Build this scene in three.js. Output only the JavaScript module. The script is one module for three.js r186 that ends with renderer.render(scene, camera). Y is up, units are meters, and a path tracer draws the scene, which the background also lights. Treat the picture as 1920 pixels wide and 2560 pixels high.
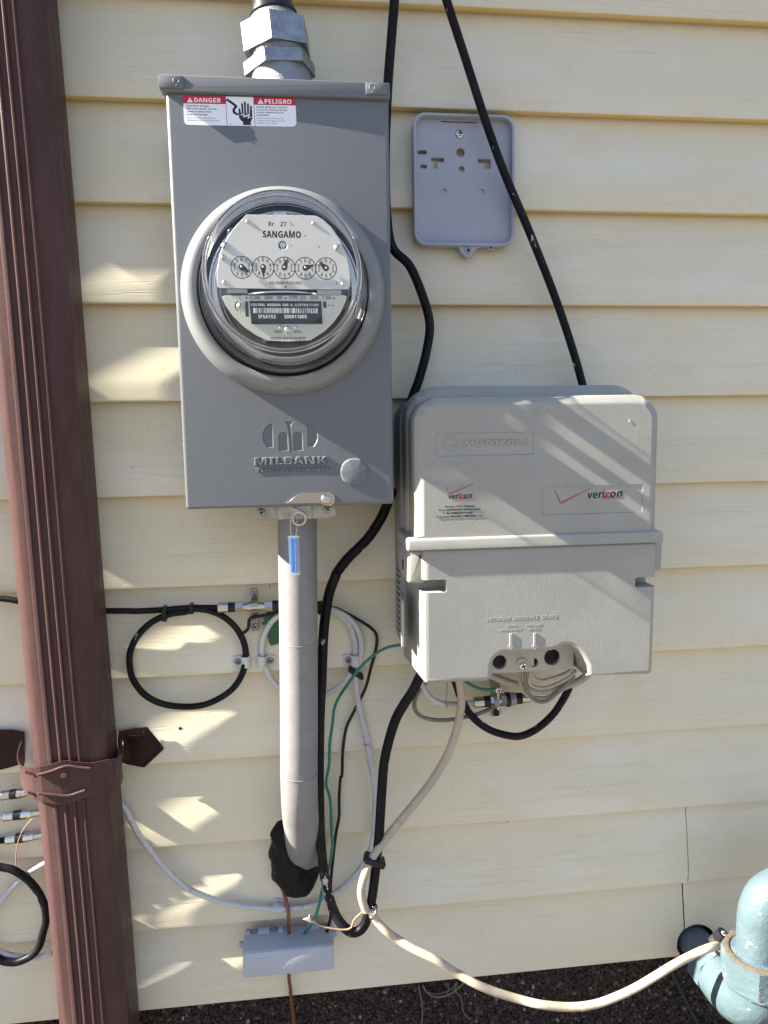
import * as THREE from 'three';
import { FontLoader } from 'three/addons/loaders/FontLoader.js';
import { TextGeometry } from 'three/addons/geometries/TextGeometry.js';
import { RoundedBoxGeometry } from 'three/addons/geometries/RoundedBoxGeometry.js';
import { mergeGeometries, mergeVertices, toCreasedNormals } from 'three/addons/utils/BufferGeometryUtils.js';
import { Brush, Evaluator, SUBTRACTION } from 'three-bvh-csg';

// ---------- camera, sky, sun, exposure ----------
const scene = new THREE.Scene();
const camera = new THREE.PerspectiveCamera(72.31, 0.75, 0.02, 400);
camera.rotation.order = 'YXZ';
camera.position.set(0, 0.7096, 0.7938);
camera.rotation.set(-0.11931, -0.10814, -0.01514);
scene.add(camera);
const renderer = new THREE.WebGLRenderer({ antialias: true });
renderer.toneMapping = THREE.LinearToneMapping;
renderer.toneMappingExposure = 4.75;
renderer.shadowMap.enabled = true;
const SUN = new THREE.Vector3(-1, 0.68, 0.078).normalize();
const sun = new THREE.DirectionalLight(new THREE.Color(1.0, 0.93, 0.8), 5.0);
sun.position.copy(SUN).multiplyScalar(6).add(new THREE.Vector3(0.1, 0.6, 0));
sun.target.position.set(0.1, 0.6, 0);
sun.castShadow = true; sun.shadow.mapSize.set(4096, 4096); sun.shadow.bias = -0.0004;
Object.assign(sun.shadow.camera, { left: -1, right: 1, top: 1, bottom: -1, near: 0.5, far: 12 });
scene.add(sun, sun.target);
{ // a clear sky: deep overhead, pale at the horizon
  const w = 256, h = 128, d = new Float32Array(w * h * 4);
  for (let j = 0; j < h; j++) {
    const el = (j + 0.5) / h * Math.PI - Math.PI / 2, s = Math.max(0, Math.sin(el)), k = Math.pow(1 - s, 2.2);
    for (let i = 0; i < w; i++) {
      const o = (j * w + i) * 4;
      const c = [0.17 + 0.36 * k, 0.27 + 0.32 * k, 0.49 + 0.19 * k];
      for (let q = 0; q < 3; q++) d[o + q] = el < -0.02 ? 0.06 : c[q] * 0.38;
      d[o + 3] = 1;
    }
  }
  const t = new THREE.DataTexture(d, w, h, THREE.RGBAFormat, THREE.FloatType);
  t.mapping = THREE.EquirectangularReflectionMapping; t.magFilter = t.minFilter = THREE.LinearFilter; t.needsUpdate = true;
  scene.background = t; scene.environment = t;
}

// ---------- helpers ----------
let seed = 7;
const rnd = () => { seed = (seed * 1664525 + 1013904223) >>> 0; return seed / 4294967296; };
const rr = (a, b) => a + (b - a) * rnd();
const V3 = (a) => new THREE.Vector3(a[0], a[1], a[2]);
const sm = (a, b, x) => { const t = Math.min(1, Math.max(0, (x - a) / (b - a))); return t * t * (3 - 2 * t); };
const hash = (x, y, s) => { let n = Math.imul(x, 374761393) + Math.imul(y, 668265263) + Math.imul(s, 2147483629 | 0) | 0; n = Math.imul(n ^ (n >>> 13), 1274126177); return ((n ^ (n >>> 16)) >>> 0) / 4294967296; };
function vn(x, y, px, py, s) { // tiling value noise
  const xi = Math.floor(x), yi = Math.floor(y), fx = x - xi, fy = y - yi, u = fx * fx * (3 - 2 * fx), v = fy * fy * (3 - 2 * fy);
  const m = (a, b) => ((a % b) + b) % b, h = (i, j) => hash(m(xi + i, px), m(yi + j, py), s);
  return (h(0, 0) * (1 - u) + h(1, 0) * u) * (1 - v) + (h(0, 1) * (1 - u) + h(1, 1) * u) * v;
}
const fbm = (x, y, p, q, s, o = 4) => { let a = 0.5, r = 0, f = 1; for (let i = 0; i < o; i++) { r += a * vn(x * f, y * f, p * f, q * f, s + i); a *= 0.5; f *= 2; } return r / (1 - Math.pow(0.5, o)); };
function tex(w, h, fn, size, srgb = false) { // fn(u,v) -> number or [r,g,b], 0..1; size in metres
  const d = new Uint8Array(w * h * 4);
  for (let j = 0; j < h; j++) for (let i = 0; i < w; i++) {
    const c = fn(i / w, j / h), o = (j * w + i) * 4;
    for (let q = 0; q < 3; q++) { let v = typeof c === 'number' ? c : c[q]; v = Math.min(1, Math.max(0, v)); d[o + q] = Math.round(255 * (srgb ? (v <= 0.0031308 ? v * 12.92 : 1.055 * Math.pow(v, 1 / 2.4) - 0.055) : v)); }
    d[o + 3] = 255;
  }
  const t = new THREE.DataTexture(d, w, h, THREE.RGBAFormat); return fin(t, size, srgb);
}
function fin(t, size, srgb) {
  t.wrapS = t.wrapT = THREE.RepeatWrapping; t.magFilter = THREE.LinearFilter; t.minFilter = THREE.LinearMipmapLinearFilter; t.generateMipmaps = true;
  if (size) t.repeat.set(1 / size[0], 1 / size[1]);
  if (srgb) t.colorSpace = THREE.SRGBColorSpace;
  t.needsUpdate = true; return t;
}
const std = (o) => new THREE.MeshPhysicalMaterial(o);
const col = (r, g, b) => new THREE.Color().setRGB(r, g, b);
function uvBox(g) { // uv in metres by the dominant direction of each face
  if (g.index) g = g.toNonIndexed();
  const p = g.attributes.position, n = p.count, uv = new Float32Array(n * 2), a = new THREE.Vector3(), b = new THREE.Vector3(), c = new THREE.Vector3();
  for (let i = 0; i < n; i += 3) {
    a.fromBufferAttribute(p, i); b.fromBufferAttribute(p, i + 1); c.fromBufferAttribute(p, i + 2);
    const nn = b.clone().sub(a).cross(c.clone().sub(a)), ax = Math.abs(nn.x), ay = Math.abs(nn.y), az = Math.abs(nn.z);
    for (let k = 0; k < 3; k++) { const q = [a, b, c][k], m = (i + k) * 2; if (az >= ax && az >= ay) { uv[m] = q.x; uv[m + 1] = q.y; } else if (ax >= ay) { uv[m] = q.z; uv[m + 1] = q.y; } else { uv[m] = q.x; uv[m + 1] = q.z; } }
  }
  g.setAttribute('uv', new THREE.BufferAttribute(uv, 2)); return g;
}
const smooth = (g, a = 0.6) => uvBox(toCreasedNormals(g, a));
const clean = (g) => { g = g.index ? g.toNonIndexed() : g.clone(); for (const k of Object.keys(g.attributes)) if (!['position', 'normal', 'uv'].includes(k)) g.deleteAttribute(k); if (!g.attributes.normal) g.computeVertexNormals(); if (!g.attributes.uv) g = uvBox(g); return g; };
const merge = (...gs) => mergeGeometries(gs.map(clean));
const tr = (g, x, y, z) => g.translate(x, y, z);
const names = {};
const numbered = (n) => { const k = names[n] = (names[n] || 0) + 1; return k === 1 ? n : n + '_' + String(k - 1).padStart(3, '0'); };
const shadow = (m) => { m.castShadow = m.receiveShadow = true; return m; };
function tag(o, label, category, group) { if (label) o.userData.label = label; if (category) o.userData.category = category; if (group) o.userData.group = group; return o; }
const settleList = [];
function thing(name, label, category, group) { const g = new THREE.Group(); g.name = numbered(name); scene.add(g); settleList.push(g); return tag(g, label, category, group); }
function solo(name, geo, mat, label, category, group) { const m = shadow(new THREE.Mesh(geo, mat)); m.name = numbered(name); scene.add(m); settleList.push(m); return tag(m, label, category, group); }
function part(p, name, geo, mat, label) { const m = shadow(new THREE.Mesh(geo, mat)); m.name = name; p.add(m); if (label) m.userData.label = label; return m; }
function settle() { // put every thing's origin at its own base
  for (const g of settleList) {
    g.updateMatrixWorld(true);
    const b = new THREE.Box3().setFromObject(g), c = new THREE.Vector3((b.min.x + b.max.x) / 2, b.min.y, (b.min.z + b.max.z) / 2);
    if (g.isMesh) { g.geometry.translate(-c.x, -c.y, -c.z); g.position.copy(c); } else { for (const k of g.children) k.position.sub(c); g.position.copy(c); }
  }
}
function tube(pts, r, { seg, radial = 12, closed = false, caps = true, flat = 1, tension = 0.5 } = {}) {
  const c = new THREE.CatmullRomCurve3(pts.map(V3), closed, 'catmullrom', tension), L = c.getLength();
  const n = seg || Math.max(8, Math.min(400, Math.round(L / 0.004)));
  let g = new THREE.TubeGeometry(c, n, r, radial, closed);
  const uv = g.attributes.uv; for (let i = 0; i < uv.count; i++) uv.setXY(i, uv.getX(i) * L, uv.getY(i) * 2 * Math.PI * r);
  if (caps && !closed) {
    const ends = [0, 1].map((t) => { const s = new THREE.SphereGeometry(r * 0.995, 10, 6); s.scale(1, 1, 1); const p = c.getPointAt(t); return s.translate(p.x, p.y, p.z); });
    g = merge(g, ...ends);
  }
  return g;
}
const rod = (a, b, r1, r2 = r1, radial = 24, open = false) => { // cylinder from a to b
  const A = V3(a), B = V3(b), d = B.clone().sub(A), g = new THREE.CylinderGeometry(r2, r1, d.length(), radial, 1, open);
  g.translate(0, d.length() / 2, 0); g.applyQuaternion(new THREE.Quaternion().setFromUnitVectors(new THREE.Vector3(0, 1, 0), d.normalize())); return g.translate(A.x, A.y, A.z);
};
const along = (g, a, b) => { const A = V3(a), d = V3(b).sub(A).normalize(); g.applyQuaternion(new THREE.Quaternion().setFromUnitVectors(new THREE.Vector3(0, 1, 0), d)); return g.translate(A.x, A.y, A.z); };
const lathe = (prof, seg = 64) => new THREE.LatheGeometry(prof.map((p) => new THREE.Vector2(p[0], p[1])), seg);
const latheZ = (prof, x, y, seg = 96) => lathe(prof, seg).rotateX(Math.PI / 2).translate(x, y, 0); // profile [radius, z]
function poly(pts) { const s = new THREE.Shape(); pts.forEach((p, i) => (i ? s.lineTo(p[0], p[1]) : s.moveTo(p[0], p[1]))); s.closePath(); return s; }
function rrect(x0, y0, x1, y1, r, S = THREE.Shape) { // r: number or [bl, br, tr, tl]
  const [a, b, c, d] = Array.isArray(r) ? r : [r, r, r, r], s = new S();
  s.moveTo(x0 + a, y0); s.lineTo(x1 - b, y0); if (b) s.absarc(x1 - b, y0 + b, b, -Math.PI / 2, 0); s.lineTo(x1, y1 - c); if (c) s.absarc(x1 - c, y1 - c, c, 0, Math.PI / 2);
  s.lineTo(x0 + d, y1); if (d) s.absarc(x0 + d, y1 - d, d, Math.PI / 2, Math.PI); s.lineTo(x0, y0 + a); if (a) s.absarc(x0 + a, y0 + a, a, Math.PI, Math.PI * 1.5); return s;
}
const circ = (x, y, r, S = THREE.Path) => { const s = new S(); s.absarc(x, y, r, 0, Math.PI * 2); return s; };
function slab(shape, z0, z1, bev = 0, segs = 2, cs = 10) { // extrusion from z0 to z1 with bevels that stay inside the outline
  const g = new THREE.ExtrudeGeometry(shape, { depth: z1 - z0 - 2 * bev, bevelEnabled: bev > 0, bevelThickness: bev, bevelSize: bev, bevelOffset: -bev, bevelSegments: segs, curveSegments: cs });
  return g.translate(0, 0, z0 + bev);
}
const bxg = (x0, y0, z0, x1, y1, z1, r = 0) => { const g = r ? new RoundedBoxGeometry(x1 - x0, y1 - y0, z1 - z0, 3, r) : new THREE.BoxGeometry(x1 - x0, y1 - y0, z1 - z0); return g.translate((x0 + x1) / 2, (y0 + y1) / 2, (z0 + z1) / 2); };
// box front with rounded edges, a front cap that may carry pressed recesses (shapes), and an open back
function pillow(x0, y0, x1, y1, r, z0, z1, bev, recesses = [], depth = 0.0009) {
  const ring = (inset) => { const p = rrect(x0 + inset, y0 + inset, x1 - inset, y1 - inset, Math.max(0.0004, r - inset)).getPoints(6), o = []; for (const q of p) if (!o.length || q.distanceTo(o[o.length - 1]) > 1e-7) o.push(q); if (o[0].distanceTo(o[o.length - 1]) < 1e-7) o.pop(); return o; };
  const levels = [[0, z0]]; for (let i = 0; i <= 6; i++) { const f = i / 6 * Math.PI / 2; levels.push([bev * (1 - Math.cos(f)), z1 - bev + bev * Math.sin(f)]); }
  const R = levels.map((l) => ring(l[0])), n = R[0].length, pos = [], put = (...v) => v.forEach((q) => pos.push(q[0], q[1], q[2]));
  for (let l = 0; l + 1 < levels.length; l++) for (let i = 0; i < n; i++) { const j = (i + 1) % n, a = [R[l][i].x, R[l][i].y, levels[l][1]], b = [R[l][j].x, R[l][j].y, levels[l][1]], c = [R[l + 1][j].x, R[l + 1][j].y, levels[l + 1][1]], d = [R[l + 1][i].x, R[l + 1][i].y, levels[l + 1][1]]; put(a, b, c, a, c, d); }
  const cap = new THREE.Shape(R[R.length - 1]), tris = (shape, z) => { const g = new THREE.ShapeGeometry(shape).toNonIndexed(), p = g.attributes.position; for (let i = 0; i < p.count; i++) pos.push(p.getX(i), p.getY(i), z); };
  for (const s of recesses) {
    let p = s.getPoints(8); if (THREE.ShapeUtils.isClockWise(p)) p = p.reverse(); p = p.filter((q, i) => q.distanceTo(p[(i + 1) % p.length]) > 1e-6);
    cap.holes.push(new THREE.Path(p.slice().reverse()));
    const m = p.length, inn = p.map((q, i) => { const a = p[(i + m - 1) % m], b = p[(i + 1) % m], e = q.clone().sub(a).normalize(), f = b.clone().sub(q).normalize(), t = e.add(f).normalize(); return new THREE.Vector2(q.x - t.y * depth, q.y + t.x * depth); });
    for (let i = 0; i < m; i++) { const j = (i + 1) % m; put([p[j].x, p[j].y, z1], [p[i].x, p[i].y, z1], [inn[i].x, inn[i].y, z1 - depth], [p[j].x, p[j].y, z1], [inn[i].x, inn[i].y, z1 - depth], [inn[j].x, inn[j].y, z1 - depth]); }
    tris(new THREE.Shape(inn), z1 - depth);
  }
  tris(cap, z1);
  const g = new THREE.BufferGeometry(); g.setAttribute('position', new THREE.Float32BufferAttribute(pos, 3)); return smooth(g, 0.45);
}
const ev = new Evaluator(); ev.useGroups = false; ev.attributes = ['position', 'normal', 'uv'];
function cut(g, ...tools) { // boolean subtraction
  const prep = (q) => { if (!q.attributes.uv) q.setAttribute('uv', new THREE.BufferAttribute(new Float32Array(q.attributes.position.count * 2), 2)); if (!q.attributes.normal) q.computeVertexNormals(); const b = new Brush(q.clone().scale(1000, 1000, 1000)); b.updateMatrixWorld(); return b; }; // in millimetres, where the solver is steady
  let a = prep(g); for (const t of tools) { a = ev.evaluate(a, prep(t), SUBTRACTION); a.updateMatrixWorld(); }
  return tidy(a.geometry.scale(0.001, 0.001, 0.001));
}
function tidy(g) { // drop slivers and give flat front faces one normal
  g = g.index ? g.toNonIndexed() : g; const P = g.attributes.position, N = g.attributes.normal, keepP = [], keepN = [], a = new THREE.Vector3(), b = new THREE.Vector3(), c = new THREE.Vector3();
  for (let i = 0; i < P.count; i += 3) {
    a.fromBufferAttribute(P, i); b.fromBufferAttribute(P, i + 1); c.fromBufferAttribute(P, i + 2);
    const z = Math.max(a.z, b.z, c.z) - Math.min(a.z, b.z, c.z), n = b.clone().sub(a).cross(c.clone().sub(a)), ar = n.length(); if (ar < 1e-13) continue; n.divideScalar(ar);
    for (let k = 0; k < 3; k++) { const q = [a, b, c][k]; keepP.push(q.x, q.y, q.z); if (z < 1e-6) keepN.push(0, 0, Math.sign(n.z) || 1); else keepN.push(N.getX(i + k), N.getY(i + k), N.getZ(i + k)); }
  }
  const o = new THREE.BufferGeometry(); o.setAttribute('position', new THREE.Float32BufferAttribute(keepP, 3)); o.setAttribute('normal', new THREE.Float32BufferAttribute(keepN, 3)); return o;
}
const fonts = {};
for (const n of ['sans_bold', 'sans_regular']) fonts[n] = await new FontLoader().loadAsync(`fonts/droid/droid_${n}.typeface.json`);
function text(str, x0, x1, y, h, z, depth, { font = 'sans_bold', shear = 0, bev = 0, align } = {}) { // fitted between x0 and x1, baseline y, cap height h
  const g = new TextGeometry(str, { font: fonts[font], size: h, depth, curveSegments: 4, bevelEnabled: bev > 0, bevelThickness: bev, bevelSize: bev, bevelOffset: -bev * 0.5, bevelSegments: 2 });
  g.computeBoundingBox(); const b = g.boundingBox; g.translate(-b.min.x, 0, 0); if (x1) g.scale((x1 - x0) / (b.max.x - b.min.x), 1, 1);
  if (shear) g.applyMatrix4(new THREE.Matrix4().makeShear(0, 0, shear, 0, 0, 0));
  return g.translate(x0, y, z + bev);
}
const canvas = (w, h, draw) => { const c = document.createElement('canvas'); c.width = w; c.height = h; const x = c.getContext('2d'); draw(x, w, h); return c; };

// ---------- materials ----------
// vinyl siding: cream with chalky weathering, fine horizontal grain cracks, specks
const SW = 2048, SH = 1040;
const sidingBump = canvas(SW, SH, (x) => {
  x.fillStyle = '#b0b0b0'; x.fillRect(0, 0, SW, SH);
  for (let v = 0; v < 5; v++) for (let k = 0; k < 560; k++) {
    const cx = rr(-100, SW), yy = v * 208 + rr(2, 206), zone = vn(cx / 260, v * 3 + (yy - v * 208) / 90, 8, 16, 5);
    if (zone < rr(0.3, 0.72)) continue;
    const len = rr(30, 240) * (0.4 + zone), w = rr(0.5, 1.5), g = Math.round(rr(20, 120)), ph = rr(0, 6), am = rr(0.6, 3.2);
    x.strokeStyle = `rgba(${g},${g},${g},${rr(0.35, 0.95).toFixed(2)})`; x.lineWidth = w; x.beginPath();
    for (let t = 0; t <= 1.001; t += 0.04) { const px = cx + t * len, py = yy + Math.sin(ph + t * len * 0.035) * am + Math.sin(ph * 3 + t * len * 0.11) * am * 0.3; t ? x.lineTo(px, py) : x.moveTo(px, py); }
    x.stroke();
  }
});
const sb = sidingBump.getContext('2d').getImageData(0, 0, SW, SH).data;
const sidingCol = tex(SW, SH, (u, v) => {
  const i = Math.min(SW - 1, Math.floor(u * SW)), j = Math.min(SH - 1, Math.floor(v * SH)), crack = 1 - sb[((SH - 1 - j) * SW + i) * 4] / 176;
  const t = (v * 5) % 1, chalk = sm(0.35, 0.75, fbm(u * 9, v * 14, 9, 14, 11, 4) * 0.75 + 0.12 * (fbm(u * 40, v * 160, 40, 160, 4, 3))) , n = fbm(u * 60, v * 40, 60, 40, 31, 4);
  const streak = fbm(u * 14, v * 260, 14, 260, 77, 3) - 0.5, sp = hash(i >> 1, j >> 1, 3) > 0.99988 ? 0.35 : 1, blot = sm(0.62, 0.8, fbm(u * 26, v * 13, 26, 13, 91, 4));
  const m = (1 + 0.045 * (n - 0.5) + 0.025 * streak - 0.16 * Math.max(0, crack)) * sp;
  return [(0.74 + 0.03 * chalk - 0.012 * blot) * m, (0.675 + 0.05 * chalk - 0.014 * blot) * m, (0.5 + 0.1 * chalk - 0.014 * blot) * m];
}, [1.024, 0.52], true);
const sidingBumpT = fin(new THREE.CanvasTexture(sidingBump), [1.024, 0.52]);
const M = {};
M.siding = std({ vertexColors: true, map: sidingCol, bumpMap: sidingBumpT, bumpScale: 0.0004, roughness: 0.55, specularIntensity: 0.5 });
const peel = tex(512, 512, (u, v) => fbm(u * 28, v * 28, 28, 28, 3, 3), [0.06, 0.06]);
const mott = tex(1024, 1024, (u, v) => { const a = fbm(u * 10, v * 10, 10, 10, 8, 5), b = fbm(u * 90, v * 90, 90, 90, 9, 2), d = hash(Math.floor(u * 700), Math.floor(v * 700), 5) > 0.9994 ? 0.35 : 0; const q = 0.94 + 0.16 * (a - 0.5) + 0.05 * (b - 0.5) + d; return [q, q, q]; }, [0.3, 0.3], true);
const scratch = fin(new THREE.CanvasTexture(canvas(1024, 1024, (x) => { // paint with scuffs and dust
  x.fillStyle = '#dcdcdc'; x.fillRect(0, 0, 1024, 1024);
  for (let k = 0; k < 900; k++) { x.fillStyle = `rgba(${k % 3 ? 255 : 190},${k % 3 ? 255 : 185},${k % 3 ? 255 : 170},${rr(0.05, 0.38).toFixed(2)})`; x.beginPath(); x.ellipse(rr(0, 1024), rr(0, 1024), rr(0.6, 4), rr(0.6, 3), rr(0, 3), 0, 7); x.fill(); }
  for (let k = 0; k < 130; k++) { const a = rr(0, 1024), b = rr(0, 1024), an = rr(0, 6.3), l = rr(6, 60); x.strokeStyle = `rgba(255,255,255,${rr(0.1, 0.5).toFixed(2)})`; x.lineWidth = rr(0.5, 1.6); x.beginPath(); x.moveTo(a, b); x.quadraticCurveTo(a + l * Math.cos(an) * 0.5 + 4, b + l * Math.sin(an) * 0.5, a + l * Math.cos(an), b + l * Math.sin(an)); x.stroke(); }
  for (let k = 0; k < 60; k++) { x.fillStyle = `rgba(168,164,152,${rr(0.02, 0.05).toFixed(2)})`; x.beginPath(); x.ellipse(rr(0, 1024), rr(0, 1024), rr(4, 60), rr(3, 14), rr(0, 3), 0, 7); x.fill(); }
})), [0.28, 0.28], true);
M.paint = std({ color: col(0.21, 0.224, 0.245), map: scratch, bumpMap: peel, bumpScale: 0.00003, roughness: 0.38, specularIntensity: 0.8 });
M.sunlitRingPaint = std({ color: col(0.31, 0.32, 0.33), map: scratch, bumpMap: peel, bumpScale: 0.00003, roughness: 0.33 });  // same paint as the box, paler: sunlight put into the colour
const pebT = tex(512, 512, (u, v) => { const a = vn(u * 36, v * 36, 36, 36, 2), b = vn(u * 60 + 7, v * 60, 60, 60, 6); return 0.6 * Math.abs(a - 0.5) * 2 + 0.4 * b; }, [0.03, 0.03]);
M.plastic = std({ color: col(0.36, 0.355, 0.32), map: mott, bumpMap: pebT, bumpScale: 0.00013, roughness: 0.5 });
M.plasticSmooth = std({ color: col(0.365, 0.36, 0.325), map: mott, roughness: 0.45 });
M.tray = std({ color: col(0.27, 0.28, 0.28), map: mott, roughness: 0.5 });
M.greyPlastic = std({ color: col(0.41, 0.43, 0.5), map: mott, bumpMap: peel, bumpScale: 0.00015, roughness: 0.42 });
M.blueGrey = std({ color: col(0.46, 0.49, 0.55), map: mott, bumpMap: peel, bumpScale: 0.00012, roughness: 0.42 });
M.terminal = std({ color: col(0.47, 0.44, 0.38), map: mott, roughness: 0.5 });
const galvC = tex(512, 512, (u, v) => { const a = fbm(u * 14, v * 14, 14, 14, 3, 4), b = vn(u * 50, v * 50, 50, 50, 8); const q = 0.72 + 0.4 * (a - 0.5) + 0.12 * (b - 0.5); return [q, q * 1.01, q * 1.03]; }, [0.08, 0.08], true);
const galvR = tex(256, 256, (u, v) => 0.32 + 0.35 * fbm(u * 12, v * 12, 12, 12, 21, 4), [0.06, 0.06]);
M.galv = std({ color: col(0.4, 0.41, 0.43), map: galvC, roughness: 0.8, roughnessMap: galvR, metalness: 0.85, bumpMap: peel, bumpScale: 0.00012 });
M.alu = std({ color: col(0.78, 0.78, 0.78), map: galvC, roughness: 0.3, metalness: 1 });
M.steel = std({ color: col(0.5, 0.49, 0.46), map: galvC, roughness: 0.34, metalness: 1 });
M.chrome = std({ color: col(0.78, 0.77, 0.75), roughness: 0.16, metalness: 1 });
M.nickel = std({ color: col(0.6, 0.56, 0.5), roughness: 0.25, metalness: 1 });
M.zinc = std({ color: col(0.55, 0.52, 0.45), map: galvC, roughness: 0.4, metalness: 0.9 });
M.dark = std({ color: col(0.012, 0.012, 0.013), roughness: 0.6 });
M.blackPlastic = std({ specularIntensity: 0.6, color: col(0.014, 0.014, 0.017), roughness: 0.35 });
const brown = tex(512, 1024, (u, v) => { const a = fbm(u * 8, v * 8, 8, 8, 5, 5), b = fbm(u * 60, v * 12, 60, 12, 9, 3), d = hash(Math.floor(u * 300), Math.floor(v * 600), 2) > 0.9992 ? 1.2 : 0, q = 0.9 + 0.35 * (a - 0.5) + 0.18 * (b - 0.5) + d; return [0.088 * q, 0.049 * q, 0.047 * q]; }, [0.15, 0.3], true);
M.brown = std({ specularIntensity: 0.22, map: brown, bumpMap: peel, bumpScale: 0.0001, roughness: 0.4 });
M.brownDark = std({ specularIntensity: 0.35, color: col(0.3, 0.22, 0.22), map: brown, roughness: 0.35 });
// black cable with chalky scuffs and flecks of paint
const cableT = (s, th, base) => tex(2048, 96, (u, v) => { const a = fbm(u * 26, v * 3, 26, 3, s, 4), k = 0.8 * sm(th, th + 0.04, a * 0.68 + 0.3 * fbm(u * 150, v * 14, 150, 14, s + 5, 3)), dust = 0.03 * sm(0.4, 0.8, fbm(u * 60, v * 2, 60, 2, s + 9, 3)); return base.map((c) => c + dust * 0.3 + (0.55 - c) * k); }, [0.9, 0.04], true);
M.cable = std({ specularIntensity: 0.3, map: cableT(3, 0.735, [0.007, 0.007, 0.009]), roughness: 0.42 });
M.cableWorn = std({ specularIntensity: 0.3, map: cableT(17, 0.66, [0.008, 0.008, 0.01]), roughness: 0.45 });
M.cableThin = std({ specularIntensity: 0.3, map: cableT(41, 0.72, [0.022, 0.019, 0.017]), roughness: 0.5 });
const whiteT = (r, g, b) => tex(512, 64, (u, v) => { const a = fbm(u * 30, v * 3, 30, 3, 7, 4), d = sm(0.66, 0.8, fbm(u * 90, v * 6, 90, 6, 27, 3)), q = 0.95 + 0.2 * (a - 0.5) - 0.25 * d; return [r * q, g * q, b * q]; }, [0.5, 0.03], true);
M.whiteCoax = std({ map: whiteT(0.6, 0.595, 0.6), roughness: 0.42 });
M.creamCable = std({ map: whiteT(0.5, 0.42, 0.315), roughness: 0.45 });
M.phoneWire = std({ map: whiteT(0.44, 0.39, 0.31), roughness: 0.5 });
M.greyWire = std({ map: whiteT(0.2, 0.185, 0.15), roughness: 0.5 });
M.green = std({ color: col(0.004, 0.20, 0.13), roughness: 0.35 });
M.greenTag = std({ color: col(0.003, 0.10, 0.035), roughness: 0.4 });
M.copper = std({ color: col(0.30, 0.13, 0.08), roughness: 0.45, metalness: 0.75 });
M.rust = std({ color: col(0.35, 0.13, 0.05), map: mott, roughness: 0.55, metalness: 0.35 });
M.twig = std({ color: col(0.34, 0.22, 0.14), roughness: 0.7 });
M.root = std({ color: col(0.16, 0.14, 0.11), roughness: 0.8 });
const pvcC = tex(1024, 512, (u, v) => { const a = fbm(u * 40, v * 10, 40, 10, 8, 5), b = fbm(u * 140, v * 34, 140, 34, 33, 3), q = 0.225 + 0.05 * (a - 0.5) + 0.03 * (b - 0.5); return [q, q * 0.99, q * 0.995]; }, [0.55, 0.13], true);
M.pvc = std({ map: pvcC, bumpMap: peel, bumpScale: 0.00007, roughness: 0.55 });
const lump = tex(512, 512, (u, v) => fbm(u * 14, v * 14, 14, 14, 13, 5), [0.06, 0.06]);
M.putty = std({ specularIntensity: 0.4, color: col(0.012, 0.011, 0.01), bumpMap: lump, bumpScale: 0.002, roughness: 0.6 });
const gasC = tex(512, 512, (u, v) => { const a = fbm(u * 7, v * 7, 7, 7, 19, 5), b = fbm(u * 30, v * 30, 30, 30, 4, 4), chip = sm(0.655, 0.675, b * 0.35 + a * 0.65), q = 0.92 + 0.25 * (a - 0.5); return [0.1 * q + 0.09 * chip, 0.15 * q + 0.05 * chip, 0.175 * q + 0.03 * chip]; }, [0.12, 0.12], true);
M.gas = std({ map: gasC, bumpMap: lump, bumpScale: 0.0007, roughness: 0.42 });
const gasR = tex(256, 256, (u, v) => { const a = sm(0.42, 0.6, fbm(u * 16, v * 16, 16, 16, 5, 4)); return [0.16 * (1 - a) + 0.17 * a, 0.08 * (1 - a) + 0.18 * a, 0.05 * (1 - a) + 0.13 * a]; }, [0.05, 0.05], true);
M.gasRust = std({ map: gasR, bumpMap: lump, bumpScale: 0.0008, roughness: 0.7 });
M.pane = std({ color: col(1, 1, 1), transmission: 1, thickness: 0, roughness: 0.02, ior: 1.5, side: THREE.DoubleSide });
M.rimGlass = std({ color: col(1, 1, 1), transmission: 1, thickness: 0.004, roughness: 0.03, ior: 1.48 });
M.clear = std({ color: col(0.9, 0.95, 1), transmission: 0.9, thickness: 0, roughness: 0.08, side: THREE.DoubleSide });
M.blueTag = std({ color: col(0.03, 0.22, 0.75), roughness: 0.4 });
M.printBlack = std({ color: col(0.012, 0.012, 0.014), roughness: 0.5 });
M.printRed = std({ color: col(0.42, 0.02, 0.06), roughness: 0.5 });
M.white = std({ color: col(0.62, 0.62, 0.62), map: mott, roughness: 0.4 });
const soilT = tex(1024, 1024, (u, v) => { const a = fbm(u * 60, v * 60, 60, 60, 5, 4), b = vn(u * 220, v * 220, 220, 220, 9), q = 0.35 + 0.8 * a * b; return [0.095 * q, 0.066 * q, 0.045 * q]; }, [0.5, 0.5], true);
M.soil = std({ map: soilT, bumpMap: lump, bumpScale: 0.002, roughness: 0.95 });

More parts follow.
